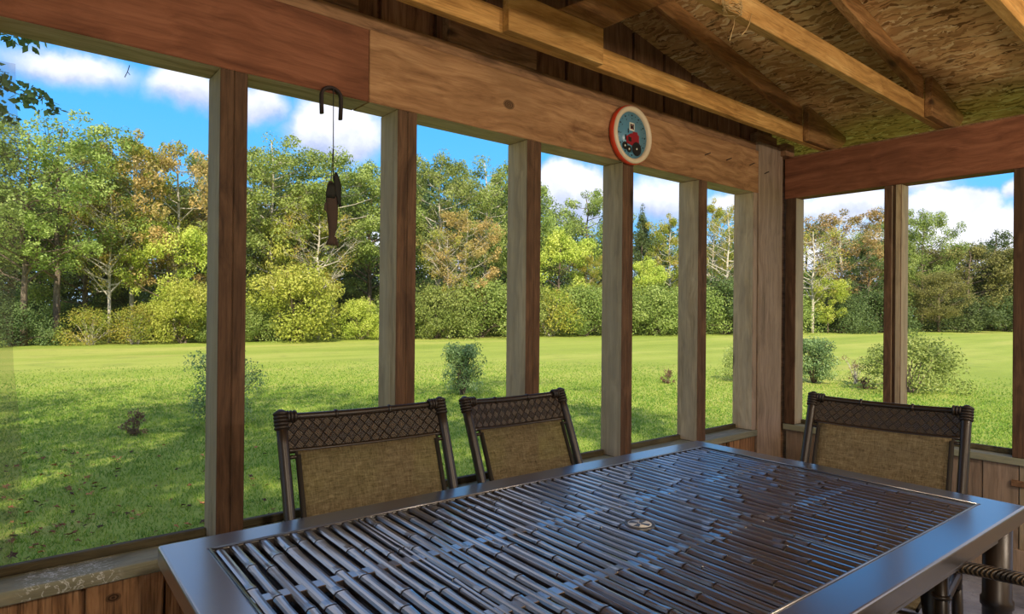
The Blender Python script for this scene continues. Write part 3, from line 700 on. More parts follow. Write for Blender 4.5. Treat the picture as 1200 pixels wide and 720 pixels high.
def chair_at(cx, cy, ang_rail, label, zt, w_=.525, lean=.36, sleeve=False):
    """cx, cy: where the top of the back stands; ang_rail: direction of the top rail seen from the sitter's side"""
    rz = ang_rail+PI                                # local +x points along -rail so the sitter faces away from the back
    back = .235+lean*(zt-.43)+.02*(zt-.8)
    fwd = Vector((-math.sin(rz), math.cos(rz), 0))
    return make_chair('patio_chair', (cx+fwd.x*back, cy+fwd.y*back, 0), rz, label, w_, zt, lean, sleeve)
chair_at(.931, 1.862, math.radians(-4.2), 'sling patio chair at the left end of the table by the windows', 1.0, .53)
chair_at(1.578, 1.90, math.radians(-2.2), 'sling patio chair at the window side, second along from the table corner by the sill', .982, .465, .42)
chair_at(2.70, .985, math.radians(-82), 'sling patio chair alone at the far end of the table', .970, .525, .40, True)
chair_at(1.705, -.105, math.radians(180), 'sling patio chair on the near side, only its cane-wrapped arm showing', 1.0, .53)

# ================================================================== SMALL THINGS ON THE WALL
# round wall clock
CX, CZ, CR = 2.392, 2.146, .142
clk = empty('wall_clock', (CX, YA-.001, CZ), 0, 'round wall clock with cream rim, blue dial and red tractor picture', 'clock')
def cmb(): return MB((CX, YA-.001, CZ))
c0 = Vector((CX, YA-.001, CZ)); AX = (0, -1, 0)
m = cmb(); m.lathe(c0, AX, [(0, 0), (CR-.006, 0), (CR, .006), (CR, .026), (CR-.004, .030)], 56); m.build('clock_case', M_red, clk, 'orange-red case side')
m = cmb(); m.lathe(c0, AX, [(CR-.0045, .0295), (CR-.006, .036), (CR-.014, .0405), (CR-.024, .037), (CR-.030, .030), (CR-.031, .02)], 56); m.build('clock_rim', M_cream, clk, 'cream front rim')
m = cmb(); m.lathe(c0, AX, [(0, .0225), (CR-.0305, .0225), (CR-.0305, .018), (0, .018)], 56); dial = m.build('clock_dial', M_blue, clk, 'light blue dial')
m = cmb()
def cp(x, z, d): return Vector((CX+x, YA-.001-d, CZ+z))
def disc(m, x, z, r, d0, d1, n=16, sx=1.0): m.prism([cp(x+r*sx*math.cos(2*PI*k/n), z+r*math.sin(2*PI*k/n), 0) for k in range(n)], (0, -d0, 0), (0, -d1, 0))
for k in range(24):
    a = 2*PI*k/24; disc(m, .096*math.cos(a), .096*math.sin(a), .0042 if k % 2 == 0 else .002, .0226, .0236, 8)
    if k % 2 == 0: disc(m, .080*math.cos(a), .080*math.sin(a), .0026, .0226, .0236, 8)
m.build('hour_marks', M_black, dial)
def quad(m, pts, d0, d1): m.prism([cp(x, z, 0) for x, z in pts], (0, -d0, 0), (0, -d1, 0))
m = cmb(); quad(m, [(-.018, .022), (.018, .022), (.018, .060), (-.018, .060)], .0226, .0240); em = m.build('emblem', M_white, dial, 'small white square emblem')
m = cmb()
quad(m, [(-.012, .028), (-.004, .028), (-.004, .054), (-.012, .054)], .0241, .0250); quad(m, [(.004, .028), (.012, .028), (.012, .054), (.004, .054)], .0241, .0250); quad(m, [(-.0045, .038), (.0045, .038), (.0045, .044), (-.0045, .044)], .0241, .0249)
m.build('emblem_letters', M_black, em)
m = cmb(); quad(m, [(-.003, .030), (.003, .030), (.003, .0375), (-.003, .0375)], .0241, .0252); disc(m, 0, .049, .0035, .0241, .0252, 8); m.build('emblem_red', M_tred, em)
m = cmb()
quad(m, [(-.040, -.042), (.012, -.052), (.052, -.040), (.052, .004), (.030, .014), (.010, .006), (-.004, .010), (-.030, -.004), (-.042, -.012)], .0226, .0250)
quad(m, [(.006, .004), (.040, .006), (.040, .020), (.006, .018)], .0226, .0247); tr = m.build('tractor_picture', M_tred, dial, 'dark red tractor')
m = cmb()
for (x, z, r) in ((.034, -.062, .034), (-.022, -.070, .017), (-.052, -.058, .019)):
    disc(m, x, z, r, .0251, .0262, 20)
quad(m, [(-.050, -.030), (-.044, -.030), (-.044, -.004), (-.050, -.004)], .0251, .026); quad(m, [(-.028, -.03), (-.006, -.034), (-.006, -.012), (-.028, -.010)], .0251, .0259); quad(m, [(-.030, .008), (-.024, .008), (-.024, .028), (-.030, .028)], .0226, .0240)
m.build('tractor_wheels', M_black, tr)
for (x, z) in ((-.022, -.070), (-.052, -.058), (.034, -.062)): m = cmb(); disc(m, x, z, .005, .0263, .027, 10); m.build('wheel_hub', M_white, dial)

# horseshoe hook on the header
hc = Vector((.876, YA-.008, 1.945))
hs = MB(hc)
pts = []
for k in range(0, 17):
    a = PI*k/16; pts.append(hc+Vector((math.cos(a)*.034, 0, .058+math.sin(a)*.030)))
pts = [hc+Vector((.0325, 0, -.012)), hc+Vector((.034, 0, .03))]+pts+[hc+Vector((-.034, 0, .03)), hc+Vector((-.0325, 0, -.004))]
hs.tube(pts, .0105, 8, flat=(1.0, .6)); shoe = hs.build('horseshoe', M_iron)
tag(shoe, 'rusty iron horseshoe hung ends down on the header board above the fish ornament', 'horseshoe')
# carved fish on a cord
fc = Vector((.881, YA-.016, 1.508))
fish = empty('fish_ornament', fc, 0, 'carved wooden fish strung on a long dark cord in the second window', 'ornament')
m = MB(fc); m.tube([fc+Vector((-.002, .006, .524)), fc+Vector((-.001, 0, .52)), fc+Vector((0, 0, .36)), fc+Vector((.002, 0, .215))], .0018, 6); m.tube([fc+Vector((-.001, 0, .32)), fc+Vector((-.006, 0, .21))], .0012, 6)
m.tube([fc+Vector((-.008, .008, .524)), fc+Vector((.004, .008, .524))], .003, 6); m.build('cord', M_cord, fish)
def fish_body(m, base, outline, th):
    """rounded body: cross-sections (z, centre x, half width)"""
    rings = []
    for (z, cx_, hw) in outline:
        rings.append([m.v(base+Vector((cx_+hw*math.cos(2*PI*k/12), th*min(1, hw/.012)*math.sin(2*PI*k/12), z))) for k in range(12)])
    for a, b in zip(rings, rings[1:]):
        for k in range(12): m.face([a[k], a[(k+1) % 12], b[(k+1) % 12], b[k]], smooth=True)
    m.face(rings[0][::-1]); m.face(rings[-1])
m = MB(fc)
fish_body(m, fc, [(.0, -.004, .019), (.012, -.003, .015), (.03, -.002, .010), (.05, 0, .0135), (.09, 0, .0185), (.13, -.002, .021), (.155, -.003, .0215), (.18, -.004, .019), (.2, -.006, .013), (.212, -.008, .006)], .010)
m.prism([fc+Vector(p) for p in ((-.018, 0, .105), (-.030, 0, .118), (-.027, 0, .14), (-.018, 0, .135))], (0, -.002, 0), (0, .002, 0))
m.prism([fc+Vector(p) for p in ((.005, 0, .02), (.020, 0, -.008), (.022, 0, .004), (.012, 0, .03))], (0, -.002, 0), (0, .002, 0))
m.build('fish_body', M_fish, fish)
m = MB(fc); fish_body(m, fc+Vector((-.006, -.0125, 0)), [(.155, -.006, .014), (.17, -.006, .0185), (.19, -.005, .013), (.205, -.003, .006)], .003); m.build('fish_head', M_fishdark, fish, 'dark painted head')
m = MB(fc); fish_body(m, fc+Vector((.012, -.010, .13)), [(.0, .010, .006), (.015, .007, .006), (.04, .002, .011), (.07, 0, .0135), (.095, -.004, .010), (.112, -.006, .004)], .006)
m.build('small_fish', M_fishdark, fish, 'small dark fish beside the large one')

# nails standing out of the header
for k, (px_, py_) in enumerate([(828, 181), (853, 187), (880, 193), (897, 203)]):
    p = at(px_, py_, 1, YA)
    m = MB(p); d = Vector((.03, -.006, .013)); m.tube([p-d*.6+Vector((0, -.003, 0)), p+d*.8+Vector((0, -.004, 0))], .003, 6); m.tube([p-d*.6+Vector((0, -.003, 0)), p-d*.6+Vector((0, .004, 0))], .003, 6)
    o = m.build('nail', M_nail)
    tag(o, ['bent nail in the header, first to the right of the clock', 'bent nail in the header, middle one of the three right of the clock', 'bent nail in the header just before its end joint', 'bent nail in the grey corner post top'][k], 'nail', 'bent nails right of the clock')
# straw caught on the second truss, and a bit of old nest
for k, (pp, lab) in enumerate([([(861, 18), (860, 30), (857, 40), (855, 48)], 'longer dry straw strand hanging from the second truss'), ([(881, 16), (878, 28), (874, 36), (869, 41)], 'shorter dry straw strand hanging from the second truss')]):
    P = [at(x, y, 1, 1.158 if j < 2 else 1.15) for j, (x, y) in enumerate(pp)]
    m = MB(P[0]); m.tube(P, [.0012, .0014, .0014, .0022], 6); tag(m.build('straw', M_straw), lab, 'straw', 'straws on the second truss')
p = Vector(at(858, 8, 1, 1.13)); m = MB(p); r5 = random.Random(5)
for k in range(46):
    a = r5.uniform(0, 2*PI); b = Vector((math.cos(a)*.035, math.sin(a)*.02, r5.uniform(-.02, .02))); c = Vector((-math.sin(a)*.03, math.cos(a)*.015, r5.uniform(-.01, .02)))
    m.tube([p+b-c, p+b*1.05, p+b+c], .0013, 4)
tag(m.build('old_nest', M_straw), 'scrap of old straw nest lodged against the second roof truss', 'nest')
p = at(149, 84, 1, YO-.008); m = MB(p)
m.tube([p+Vector((.006, 0, .02)), p+Vector((.001, 0, .0)), p+Vector((-.006, 0, -.018))], .0011, 5); m.tube([p+Vector((.001, 0, 0)), p+Vector((.007, 0, -.008))], .001, 5)
tag(m.build('twig', M_nail), 'tiny dark twig stuck high on the screen of the first window', 'twig')

# ================================================================== VEGETATION
def foliage_mesh(name, centres, radii, n, size, rng, mat, squash=.8, up=.25):
    """n small leaves scattered in round clumps"""
    centres = np.asarray(centres, float); radii = np.asarray(radii, float)
    wgt = radii**2; wgt /= wgt.sum()
    ci = rng.choice(len(centres), n, p=wgt)
    radii = radii*rng.uniform(.8, 1.35, len(radii))
    d = rng.normal(size=(n, 3)); d /= np.linalg.norm(d, axis=1)[:, None]
    rr = radii[ci]*rng.uniform(.35, 1, n)**.6
    P = centres[ci]+d*rr[:, None]*np.array([1, 1, squash])
    nrm = d*.7+rng.normal(size=(n, 3))*.6+np.array([0, 0, up]); nrm /= np.linalg.norm(nrm, axis=1)[:, None]
    a = np.cross(nrm, rng.normal(size=(n, 3))); a /= np.linalg.norm(a, axis=1)[:, None]; b = np.cross(nrm, a)
    s = size*rng.uniform(.6, 1.3, n)[:, None]
    V = np.stack([P-a*s*.5, P+b*s*.3, P+a*s*.5, P-b*s*.3], 1).reshape(-1, 3)
    me = D.meshes.new(name); me.vertices.add(4*n); me.vertices.foreach_set('co', V.ravel())
    me.loops.add(4*n); me.loops.foreach_set('vertex_index', np.arange(4*n, dtype=np.int32))
    me.polygons.add(n); me.polygons.foreach_set('loop_start', np.arange(0, 4*n, 4, dtype=np.int32)); me.polygons.foreach_set('loop_total', np.full(n, 4, np.int32))
    cl = rng.uniform(0, 1, len(centres))[ci]*.6+rng.uniform(0, 1, n)*.4
    at_ = me.attributes.new('leafvar', 'FLOAT', 'FACE'); at_.data.foreach_set('value', cl.astype(np.float32))
    me.materials.append(mat); me.update(); me.validate(); return me
def tree_meshes(seed, H, R, base, n, size, lmat, bmat, tr=.16, nb=16, profile='round', clump=.75, lean=0.0, twig=True, straggle=.0):
    rng = np.random.default_rng(seed); rd = random.Random(seed)
    m = MB(); cen = []; rad = []
    tp = [Vector((0, 0, -.1))]; k = 8
    for i in range(1, k+1):
        f = i/k; tp.append(Vector((lean*H*f*f+rd.uniform(-.02, .02)*H*f, rd.uniform(-.02, .02)*H*f, H*.93*f)))
    m.tube(tp, [tr*(1-.85*(i/k))+.01 for i in range(k+1)], 7)
    def trunk(f):
        q = f*k; i = min(int(q), k-1); return tp[i].lerp(tp[i+1], q-i)
    for j in range(nb):
        f = base+(1-base)*(j+rd.random()*.8)/nb; g_ = (f-base)/(1-base)
        rr = {'round': math.sqrt(max(.05, 1-(2*g_-.9)**2*.8)), 'cone': 1.05-g_*.9, 'vase': .45+.75*math.sin(PI*min(1, g_*.85+.1)), 'column': .75+.25*math.sin(PI*g_), 'top': .35+.8*math.sin(PI*(g_*.8+.1))}[profile]*R
        p0 = trunk(min(.97, f*.93)); a = j*2.4+rd.uniform(-.5, .5); L = rr*rd.uniform(.75, 1.1)
        rise = (.55 if profile != 'cone' else .05)*L*(1.1-.5*g_)*rd.uniform(.4, 1.9); a += rd.uniform(-.6, .6)
        tip = p0+Vector((math.cos(a)*L, math.sin(a)*L, rise)); midp = p0.lerp(tip, .5)+Vector((0, 0, -.08*L))+Vector([rd.uniform(-.1, .1)*L for _ in range(3)])
        r0 = tr*.42*(1-.6*g_)
        m.tube([p0, midp, tip], [r0, r0*.6, r0*.2], 5, cap=False)
        for q in range(6 if twig else 3):
            s0 = rd.uniform(.35, 1); st = p0.lerp(midp, s0*2) if s0 < .5 else midp.lerp(tip, s0*2-1)
            aa = a+rd.uniform(-1.2, 1.2); l2 = L*rd.uniform(.2, .48); e = st+Vector((math.cos(aa)*l2, math.sin(aa)*l2, rd.uniform(-.1, .6)*l2))
            m.tube([st, e], [r0*.3, r0*.08], 4, cap=False)
            for _ in range(2 if straggle < .4 else 5):
                f2 = rd.uniform(.3, 1); s3 = st.lerp(e, f2); e3 = s3+Vector((rd.uniform(-1, 1), rd.uniform(-1, 1), rd.uniform(-.1, 1)))*l2*.45
                m.tube([s3, e3], [r0*.16, r0*.05], 3, cap=False)
            if rd.random() > straggle: cen.append(tuple(e)); rad.append(clump*rd.uniform(.6, 1.25))
        if rd.random() > straggle*.6: cen.append(tuple(tip)); rad.append(clump*rd.uniform(.8, 1.2))
    cen.append(tuple(tp[-1])); rad.append(clump)
    bmesh.ops.recalc_face_normals(m.bm, faces=m.bm.faces)
    me = D.meshes.new('trunk'); m.bm.to_mesh(me); m.bm.free(); me.materials.append(bmat)
    return me, foliage_mesh('crown', cen, rad, n, size, rng, lmat), H
def shrub_meshes(seed, H, R, n, size, lmat, bmat, lumps=22, shape='round', stems=7):
    rng = np.random.default_rng(seed); rd = random.Random(seed); cen = []; rad = []; m = MB()
    for j in range(lumps):
        a = rd.uniform(0, 2*PI); g_ = rd.random(); rr = R*math.sqrt(rd.random())*({'round': math.sqrt(max(.1, 1-(g_*1.0)**2)), 'vase': .45+.5*g_, 'egg': .35+.65*math.sin(PI*(g_*.75+.2)), 'egg2': .6+.4*math.sin(PI*(g_*.9+.05))}[shape])
        c = Vector((rr*math.cos(a), rr*math.sin(a), H*(.12+.78*g_))); cen.append(tuple(c)); rad.append(min(H, R)*rd.uniform(.22, .38))
        if j < stems*2: m.tube([Vector((rd.uniform(-.1, .1)*R, rd.uniform(-.1, .1)*R, -.03)), c*.55+Vector((0, 0, .1*H)), c*1.08], [H*.012, H*.008, H*.003], 5, cap=False)
    bmesh.ops.recalc_face_normals(m.bm, faces=m.bm.faces)
    me = D.meshes.new('stems'); m.bm.to_mesh(me); m.bm.free(); me.materials.append(bmat)
    return me, foliage_mesh('foliage', cen, rad, n, size, rng, lmat), H*.98

EDGE = [(-400, 408), (0, 406), (300, 400), (600, 394), (865, 391), (1200, 389), (1700, 386)]
def edge_y(x):
    for (a, ya), (b, yb) in zip(EDGE, EDGE[1:]):
        if a <= x <= b: return ya+(yb-ya)*(x-a)/(b-a)
def put(meshes, px_, k, top, name, label, cat, group=None, sx=1.0, rz=0.0, parts=('trunk', 'crown'), size=None, pos=None):
    """stand a plant on the lawn level at the given column, k times as far out as the lawn's edge; top = picture row of its tip"""
    if pos is None:
        b = at(px_, edge_y(px_), 2, GZ); pos = Vector((b.x*k, b.y*k, GZ))
    if size is None:
        dist = math.hypot(pos.x, pos.y); rr = ray(px_, top); size = (CAM_H+dist*rr.z/math.hypot(rr.x, rr.y)-GZ)
    s = size/meshes[2]
    r = empty(name, pos, rz, label, cat, group); r.scale = (s*sx, s*sx, s)
    for nm, me in zip(parts, meshes[:2]):
        o = D.objects.new(nm, me); COL.objects.link(o); o.parent = r
    return r
T = {}
T['green'] = tree_meshes(1, 11, 3.1, .22, 24000, .14, L_green, M_bark, .17, 34, 'round', .5)
T['tall'] = tree_meshes(2, 12, 2.5, .34, 20000, .14, L_green, M_pale, .15, 32, 'top', .46, 0, True, .1)
T['tall2'] = tree_meshes(12, 12, 2.7, .28, 20000, .14, L_mixed, M_pale, .15, 32, 'round', .45, .02, True, .1)
T['airy'] = tree_meshes(3, 11, 2.9, .30, 20000, .13, L_green, M_bark, .14, 38, 'column', .42, 0, True, .12)
T['autumn'] = tree_meshes(4, 10, 2.4, .25, 13000, .14, L_autumn, M_pale, .14, 28, 'vase', .42, 0, True, .15)
T['bare'] = tree_meshes(5, 9, 2.3, .30, 3600, .14, L_mixed, M_pale, .15, 32, 'vase', .4, 0, True, .5)
T['dark'] = tree_meshes(6, 10, 2.3, .10, 18000, .15, L_dark, M_bark, .16, 34, 'cone', .5)
T['back'] = tree_meshes(7, 11, 3.4, .08, 15000, .24, L_dark, M_bark, .2, 26, 'column', .85)
T['olive'] = tree_meshes(8, 8, 3.3, .10, 26000, .15, L_olive, M_bark, .17, 36, 'round', .6)
T['bright'] = tree_meshes(9, 7, 2.2, .12, 16000, .14, L_bright, M_bark, .1, 28, 'round', .45)
T['sparse'] = tree_meshes(10, 9, 2.6, .2, 8000, .15, L_dark, M_bark, .15, 30, 'round', .4, 0, True, .25)
S = {}
S['bright'] = shrub_meshes(21, 3.4, 2.0, 14000, .12, L_bright, M_bark, 44, 'egg')
S['green'] = shrub_meshes(22, 2.8, 2.3, 15000, .11, L_green, M_bark, 48, 'round')
S['dark'] = shrub_meshes(23, 2.6, 2.3, 12000, .12, L_dark, M_bark, 30, 'round')
S['brush'] = shrub_meshes(24, 2.3, 2.2, 5500, .11, L_mixed, M_pale, 30, 'round', 15)
G1 = 'trees along the far edge of the lawn'
# back rows of filler trees
rb = random.Random(11)
for i in range(26):
    x = -260+i*64+rb.uniform(-18, 18)
    if x > 1560: break
    base_top = np.interp(x, [0, 240, 450, 600, 700, 850, 950, 1060, 1200, 1500], [215, 225, 215, 225, 270, 285, 270, 285, 305, 310])
    put(T['back'], x, 1.42+rb.uniform(-.05, .1), base_top+rb.uniform(-14, 14), 'woodland_tree', 'dark dense tree in the back row of the wood behind the lawn', 'tree', 'back row of the wood', 1.15, rb.uniform(0, 6))
for i in range(44):
    x = -250+i*40+rb.uniform(-12, 12)
    if x > 1500: break
    put(S['dark'] if i % 2 else S['green'], x, 1.20+rb.uniform(-.03, .06), edge_y(x)-rb.uniform(48, 70), 'undergrowth_bush', 'bush deep in the undergrowth between the trunks of the wood', 'bush', 'undergrowth bushes inside the wood', 1.2, rb.uniform(0, 6), ('stems', 'foliage'))
TREES = [ # proto, px, k, top row, sx, name, label
 ('airy', 28, 1.00, 138, 1.1, 'tall airy green tree, leftmost in the first window, with a straight grey trunk'),
 ('airy', 66, 1.05, 128, 1.15, 'tall airy green tree left in the first window, just right of the leftmost one'),
 ('green', 100, 1.14, 178, 1.0, 'mid green rounded tree in the dip left of the tall brown-tinged tree, first window'),
 ('tall2', 154, 1.08, 138, .85, 'tall tree with a narrow brown-green top standing alone against the sky, first window'),
 ('autumn', 206, 1.05, 160, .9, 'orange-tinted autumn tree right in the first window beside the post'),
 ('bright', 196, 1.02, 250, .8, 'bright yellow-green young tree under the orange autumn tree, first window'),
 ('green', 262, 1.12, 165, .9, 'green tree mostly hidden by the first broad post'),
 ('dark', 128, 1.15, 235, .8, 'dark conifer-like tree in shade behind the low brush, first window'),
 ('bare', 128, 1.04, 215, .7, 'pale bare-limbed tree left of the tall brown-tinged tree, first window'),
 ('tall', 318, 1.06, 148, .95, 'tall leafy tree at the left of the second window'),
 ('tall', 388, 1.08, 163, 1.15, 'broad-topped tall tree behind the hanging fish, second window'),
 ('green', 432, 1.12, 178, .9, 'green tree beside the right post of the second window'),
 ('bare', 372, 1.02, 232, .9, 'pale bare-branched tree right behind the hanging fish'),
 ('bright', 350, 1.07, 210, .7, 'yellowing thin tree in the middle of the second window'),
 ('tall', 514, 1.05, 166, .8, 'tall leafy tree at the left of the third window'),
 ('tall', 568, 1.07, 174, .85, 'tall leafy tree at the right of the third window'),
 ('autumn', 545, 1.00, 240, .9, 'orange-brown tree with pale trunks low in the third window'),
 ('bare', 524, .99, 262, .6, 'slim pale leafless tree in front of the orange-brown one, third window'),
 ('green', 612, 1.12, 195, .8, 'green tree hidden behind the third post'),
 ('green', 686, 1.16, 216, .85, 'big round-topped green tree against the cloud, fourth window'),
 ('bright', 655, 1.04, 262, .9, 'light green tree left in the fourth window below the round-topped one'),
 ('tall2', 690, 1.02, 290, .75, 'yellow-flecked small tree right in the fourth window'),
 ('dark', 752, 1.16, 233, .5, 'narrow dark evergreen at the left of the fifth window'),
 ('tall2', 785, 1.10, 243, .75, 'yellow-brown tree at the right of the fifth window'),
 ('bright', 758, 1.02, 298, .8, 'light green low tree in the middle of the fifth window'),
 ('tall2', 834, 1.10, 224, .6, 'yellow-topped tree at the left of the narrow sixth window'),
 ('bare', 852, 1.00, 238, .8, 'pale bare tree with spreading white limbs in the narrow sixth window'),
 ('green', 878, 1.14, 248, .9, 'green tree behind the grey corner post'),
 ('autumn', 985, 1.12, 238, 1.1, 'broad orange-brown tree in the left opening of the far wall'),
 ('bare', 952, 1.00, 262, .9, 'pale arching bare tree at the left of the far wall opening'),
 ('bright', 970, .99, 322, .9, 'bright yellow-green small tree low in the left opening of the far wall'),
 ('sparse', 1018, 1.05, 285, .8, 'greyish green tree left of the middle post of the far wall'),
 ('green', 1040, 1.15, 250, .8, 'green tree behind the middle post of the far wall'),
 ('green', 1080, 1.12, 238, .8, 'tall green tree at the left of the right opening of the far wall'),
 ('olive', 1100, 1.00, 315, .95, 'rounded olive-green tree touching the lawn in the right opening'),
 ('olive', 1135, 1.10, 282, 1.1, 'broad olive-brown tree behind the rounded one in the right opening'),
 ('sparse', 1165, 1.10, 264, .9, 'dark sparse tree poking above the olive ones in the right opening'),
 ('olive', 1192, 1.06, 298, 1.1, 'olive-brown tree at the right edge of the right opening'),
 ('olive', 1290, 1.06, 290, 1.2, 'olive-brown tree outside the view beyond the right opening'),
 ('green', -60, 1.05, 150, 1.0, 'green tree outside the view left of the first window'),
]
for i, (p, x, k, top, sx, lab) in enumerate(TREES):
    put(T[p], x, k, top, 'lawn_edge_tree', lab, 'tree', G1, sx, i*1.7)
BUSH = [
 ('brush', 158, .99, 362, 1.0, 'twiggy low brush between the trunks in the first window'),
 ('brush', 105, .99, 365, 1.0, 'low mixed brush beside the two trunks in the first window'),
 ('dark', 15, 1.0, 358, 1.0, 'dark bush at the left edge of the first window'),
 ('bright', 215, .98, 330, .8, 'bright yellow-green bush beside the post in the first window'),
 ('green', 262, .99, 350, 1, 'green bush behind the first broad post'),
 ('bright', 346, .97, 313, 1.05, 'large bright yellow-green bush low in the second window'),
 ('green', 305, 1.0, 352, .9, 'green bush at the left foot of the second window wood'),
 ('bright', 422, .98, 352, .9, 'yellow-green bush low at the right of the second window'),
 ('green', 470, .99, 345, 1, 'green bush behind the second post'),
 ('green', 512, .98, 338, 1.05, 'rounded green bush low at the left of the third window'),
 ('green', 562, .98, 330, 1.1, 'rounded green bush low at the right of the third window'),
 ('green', 612, .99, 335, 1, 'green bush behind the third post'),
 ('brush', 645, .98, 345, 1.0, 'yellow-flecked bush low at the left of the fourth window'),
 ('green', 684, .98, 338, 1.05, 'green bush low at the right of the fourth window'),
 ('green', 725, .99, 338, 1, 'green bush behind the fourth post'),
 ('green', 768, .98, 338, 1.2, 'wide green bush low in the fifth window'),
 ('green', 812, .99, 338, 1, 'green bush behind the fifth post'),
 ('dark', 848, .98, 330, 1.1, 'deep green bush low in the sixth window'),
 ('green', 900, .99, 335, 1.1, 'green bush behind the grey corner post'),
 ('dark', 985, 1.0, 352, 1.1, 'dark bush under the bright small tree in the left opening of the far wall'),
 ('dark', 1030, 1.0, 345, 1.1, 'dark bush beside the middle post of the far wall'),
 ('dark', 1130, 1.0, 352, 1.2, 'dark bush under the olive trees in the right opening'),
 ('dark', 1180, 1.02, 350, 1.2, 'dark bush at the right end of the wood in the right opening'),
]
for i, (p, x, k, top, sx, lab) in enumerate(BUSH):
    put(S[p], x, k, top, 'lawn_edge_bush', lab, 'bush', 'bushes along the foot of the wood', sx, i*2.1, ('stems', 'foliage'))

# bushes standing on the lawn
B1 = shrub_meshes(41, 1.1, .52, 6500, .05, L_bush, M_bark, 80, 'egg2', 12)
B2 = shrub_meshes(42, 1.5, .95, 5200, .05, L_bush, M_bark, 50, 'vase', 12)
B3 = shrub_meshes(43, .5, .3, 650, .05, L_redbush, M_bark, 16, 'round', 8)
B4 = shrub_meshes(44, 1.1, .95, 6500, .055, L_green, M_bark, 40, 'round', 10)
B5 = shrub_meshes(45, .9, .4, 260, .05, L_redbush, M_pale, 14, 'vase', 8)
def lawn_bush(me, px_, py_, top, label, sx=1.0, name='lawn_bush', group='young bushes planted on the lawn'):
    b = at(px_, py_, 2, GZ); return put(me, px_, 1, top, name, label, 'bush', group, sx, px_*.1, ('stems', 'foliage'), pos=Vector((b.x, b.y, GZ)))
lawn_bush(B3, 158, 511, 483, 'small reddish-brown bush on the shaded lawn, first window', .95)
lawn_bush(B2, 262, 500, 412, 'loose leafy bush half hidden by the first broad post', .9)
lawn_bush(B1, 542, 463, 402, 'rounded green bush on the lawn behind the second chair', .82)
lawn_bush(B3, 783, 450, 434, 'tiny brownish bush on the lawn in the fifth window', .9)
lawn_bush(B4, 866, 447, 406, 'yellow-green bush on the lawn cut off by the corner stud', .8)
lawn_bush(B1, 953, 449, 396, 'dense green bush on the lawn in the left opening of the far wall', .98)
lawn_bush(B4, 1068, 460, 394, 'wide spreading green bush on the lawn behind the middle post of the far wall', 1.0)
lawn_bush(B5, 1003, 450, 416, 'wispy brown weed between the two bushes of the far wall opening', 1.0, group=None)
lawn_bush(B3, 1012, 456, 443, 'low ground-hugging bush left of the wide spreading one', 1.6)

# shade trees by the house, behind and left of the viewer; the nearest lets a branch into view
Tn = tree_meshes(61, 9, 4.2, .3, 12000, .13, L_dark, M_bark, .22, 26, 'round', .6, 0, True, .2)
Tb = tree_meshes(62, 15, 5.0, .38, 12000, .2, L_green, M_bark, .34, 28, 'round', .8, 0, True, .25)
put(Tn, 0, 1, 0, 'shade_tree', 'shade tree just left of the first window whose branch hangs into view', 'tree', 'shade trees by the house', pos=Vector((-5.2, 5.2, GZ)), size=8.6, rz=.6)
for j, (x, y, s_) in enumerate(((-6.4, -2.4, 15.5), (-2.5, -8.0, 15), (-12.5, -5, 14))):
    put(Tb, 0, 1, 0, 'shade_tree', 'tall shade tree behind the house, out of view', 'tree', 'shade trees by the house', pos=Vector((x, y, GZ)), size=s_, rz=j*1.3)
# the overhanging branch: twigs with drooping leaf sprays
rng = np.random.default_rng(77); rd = random.Random(77)
m = MB((-1.2, 7.0, 3.3)); cen = []; o3 = Vector((-1.2, 7.0, 3.3))
for (sx_, sz_, ex_, ez_) in ((-1.2, 3.45, .40, 3.62), (-1.2, 3.3, .50, 3.17), (-1.2, 3.2, .33, 3.05), (-1.0, 3.2, .12, 3.30), (-1.1, 3.1, .18, 2.88)):
    a = Vector((sx_, 7.0+rd.uniform(-.3, .3), sz_)); b = Vector((ex_, 7.0+rd.uniform(-.3, .3), ez_)); md = a.lerp(b, .5)+Vector((0, 0, .1))
    m.tube([a, md, b], [.012, .007, .002], 5)
    for k in range(30):
        f = rd.uniform(.15, 1); q = (a.lerp(md, f*2) if f < .5 else md.lerp(b, f*2-1)); cen.append(tuple(q+Vector((rd.uniform(-.07, .07), rd.uniform(-.12, .12), rd.uniform(-.09, .05)))-o3))
m.tube([Vector((-5.1, 5.3, 2.9)), Vector((-3, 6.2, 3.25)), Vector((-1.2, 7, 3.3))], [.07, .04, .014], 6)
br = empty('overhanging_branch', o3, 0, 'leafy branch tip hanging into the upper left corner of the first window', 'branch')
m.o = o3; ob = m.build('twigs', M_bark, br)
fm = foliage_mesh('branch_leaves', cen, [.07]*len(cen), 1100, .075, rng, L_dark, .7, 0)
o = D.objects.new('branch_leaves', fm); COL.objects.link(o); o.parent = br

# grass blades on the nearer lawn
rng = np.random.default_rng(5); n = 360000
dist = 4.0+20.0*rng.uniform(0, 1, n)**1.15; azi = np.radians(rng.uniform(-35, 98, n))
keep = rng.uniform(0, 1, n) < np.clip((24-dist)/9, 0, 1)*np.clip((np.degrees(azi)+35)/25, 0, 1)
dist = dist[keep]; azi = azi[keep]
X = dist*np.sin(azi); Y = dist*np.cos(azi); keep = ((Y > 2.6) & (X > -20)) | (X > 4.8); X = X[keep]; Y = Y[keep]; dist = dist[keep]; n = len(X)
hgt = rng.uniform(.02, .05, n); ang = rng.uniform(0, 2*PI, n); wd_ = rng.uniform(.004, .008, n)*np.clip(dist/7, .7, 2)
dx, dy = np.cos(ang)*wd_, np.sin(ang)*wd_; lx, ly = rng.normal(0, .5, n)*hgt, rng.normal(0, .5, n)*hgt
V = np.stack([np.stack([X-dx, Y-dy, np.full(n, GZ-.002)], 1), np.stack([X+dx, Y+dy, np.full(n, GZ-.002)], 1), np.stack([X+lx, Y+ly, GZ+hgt], 1)], 1).reshape(-1, 3)
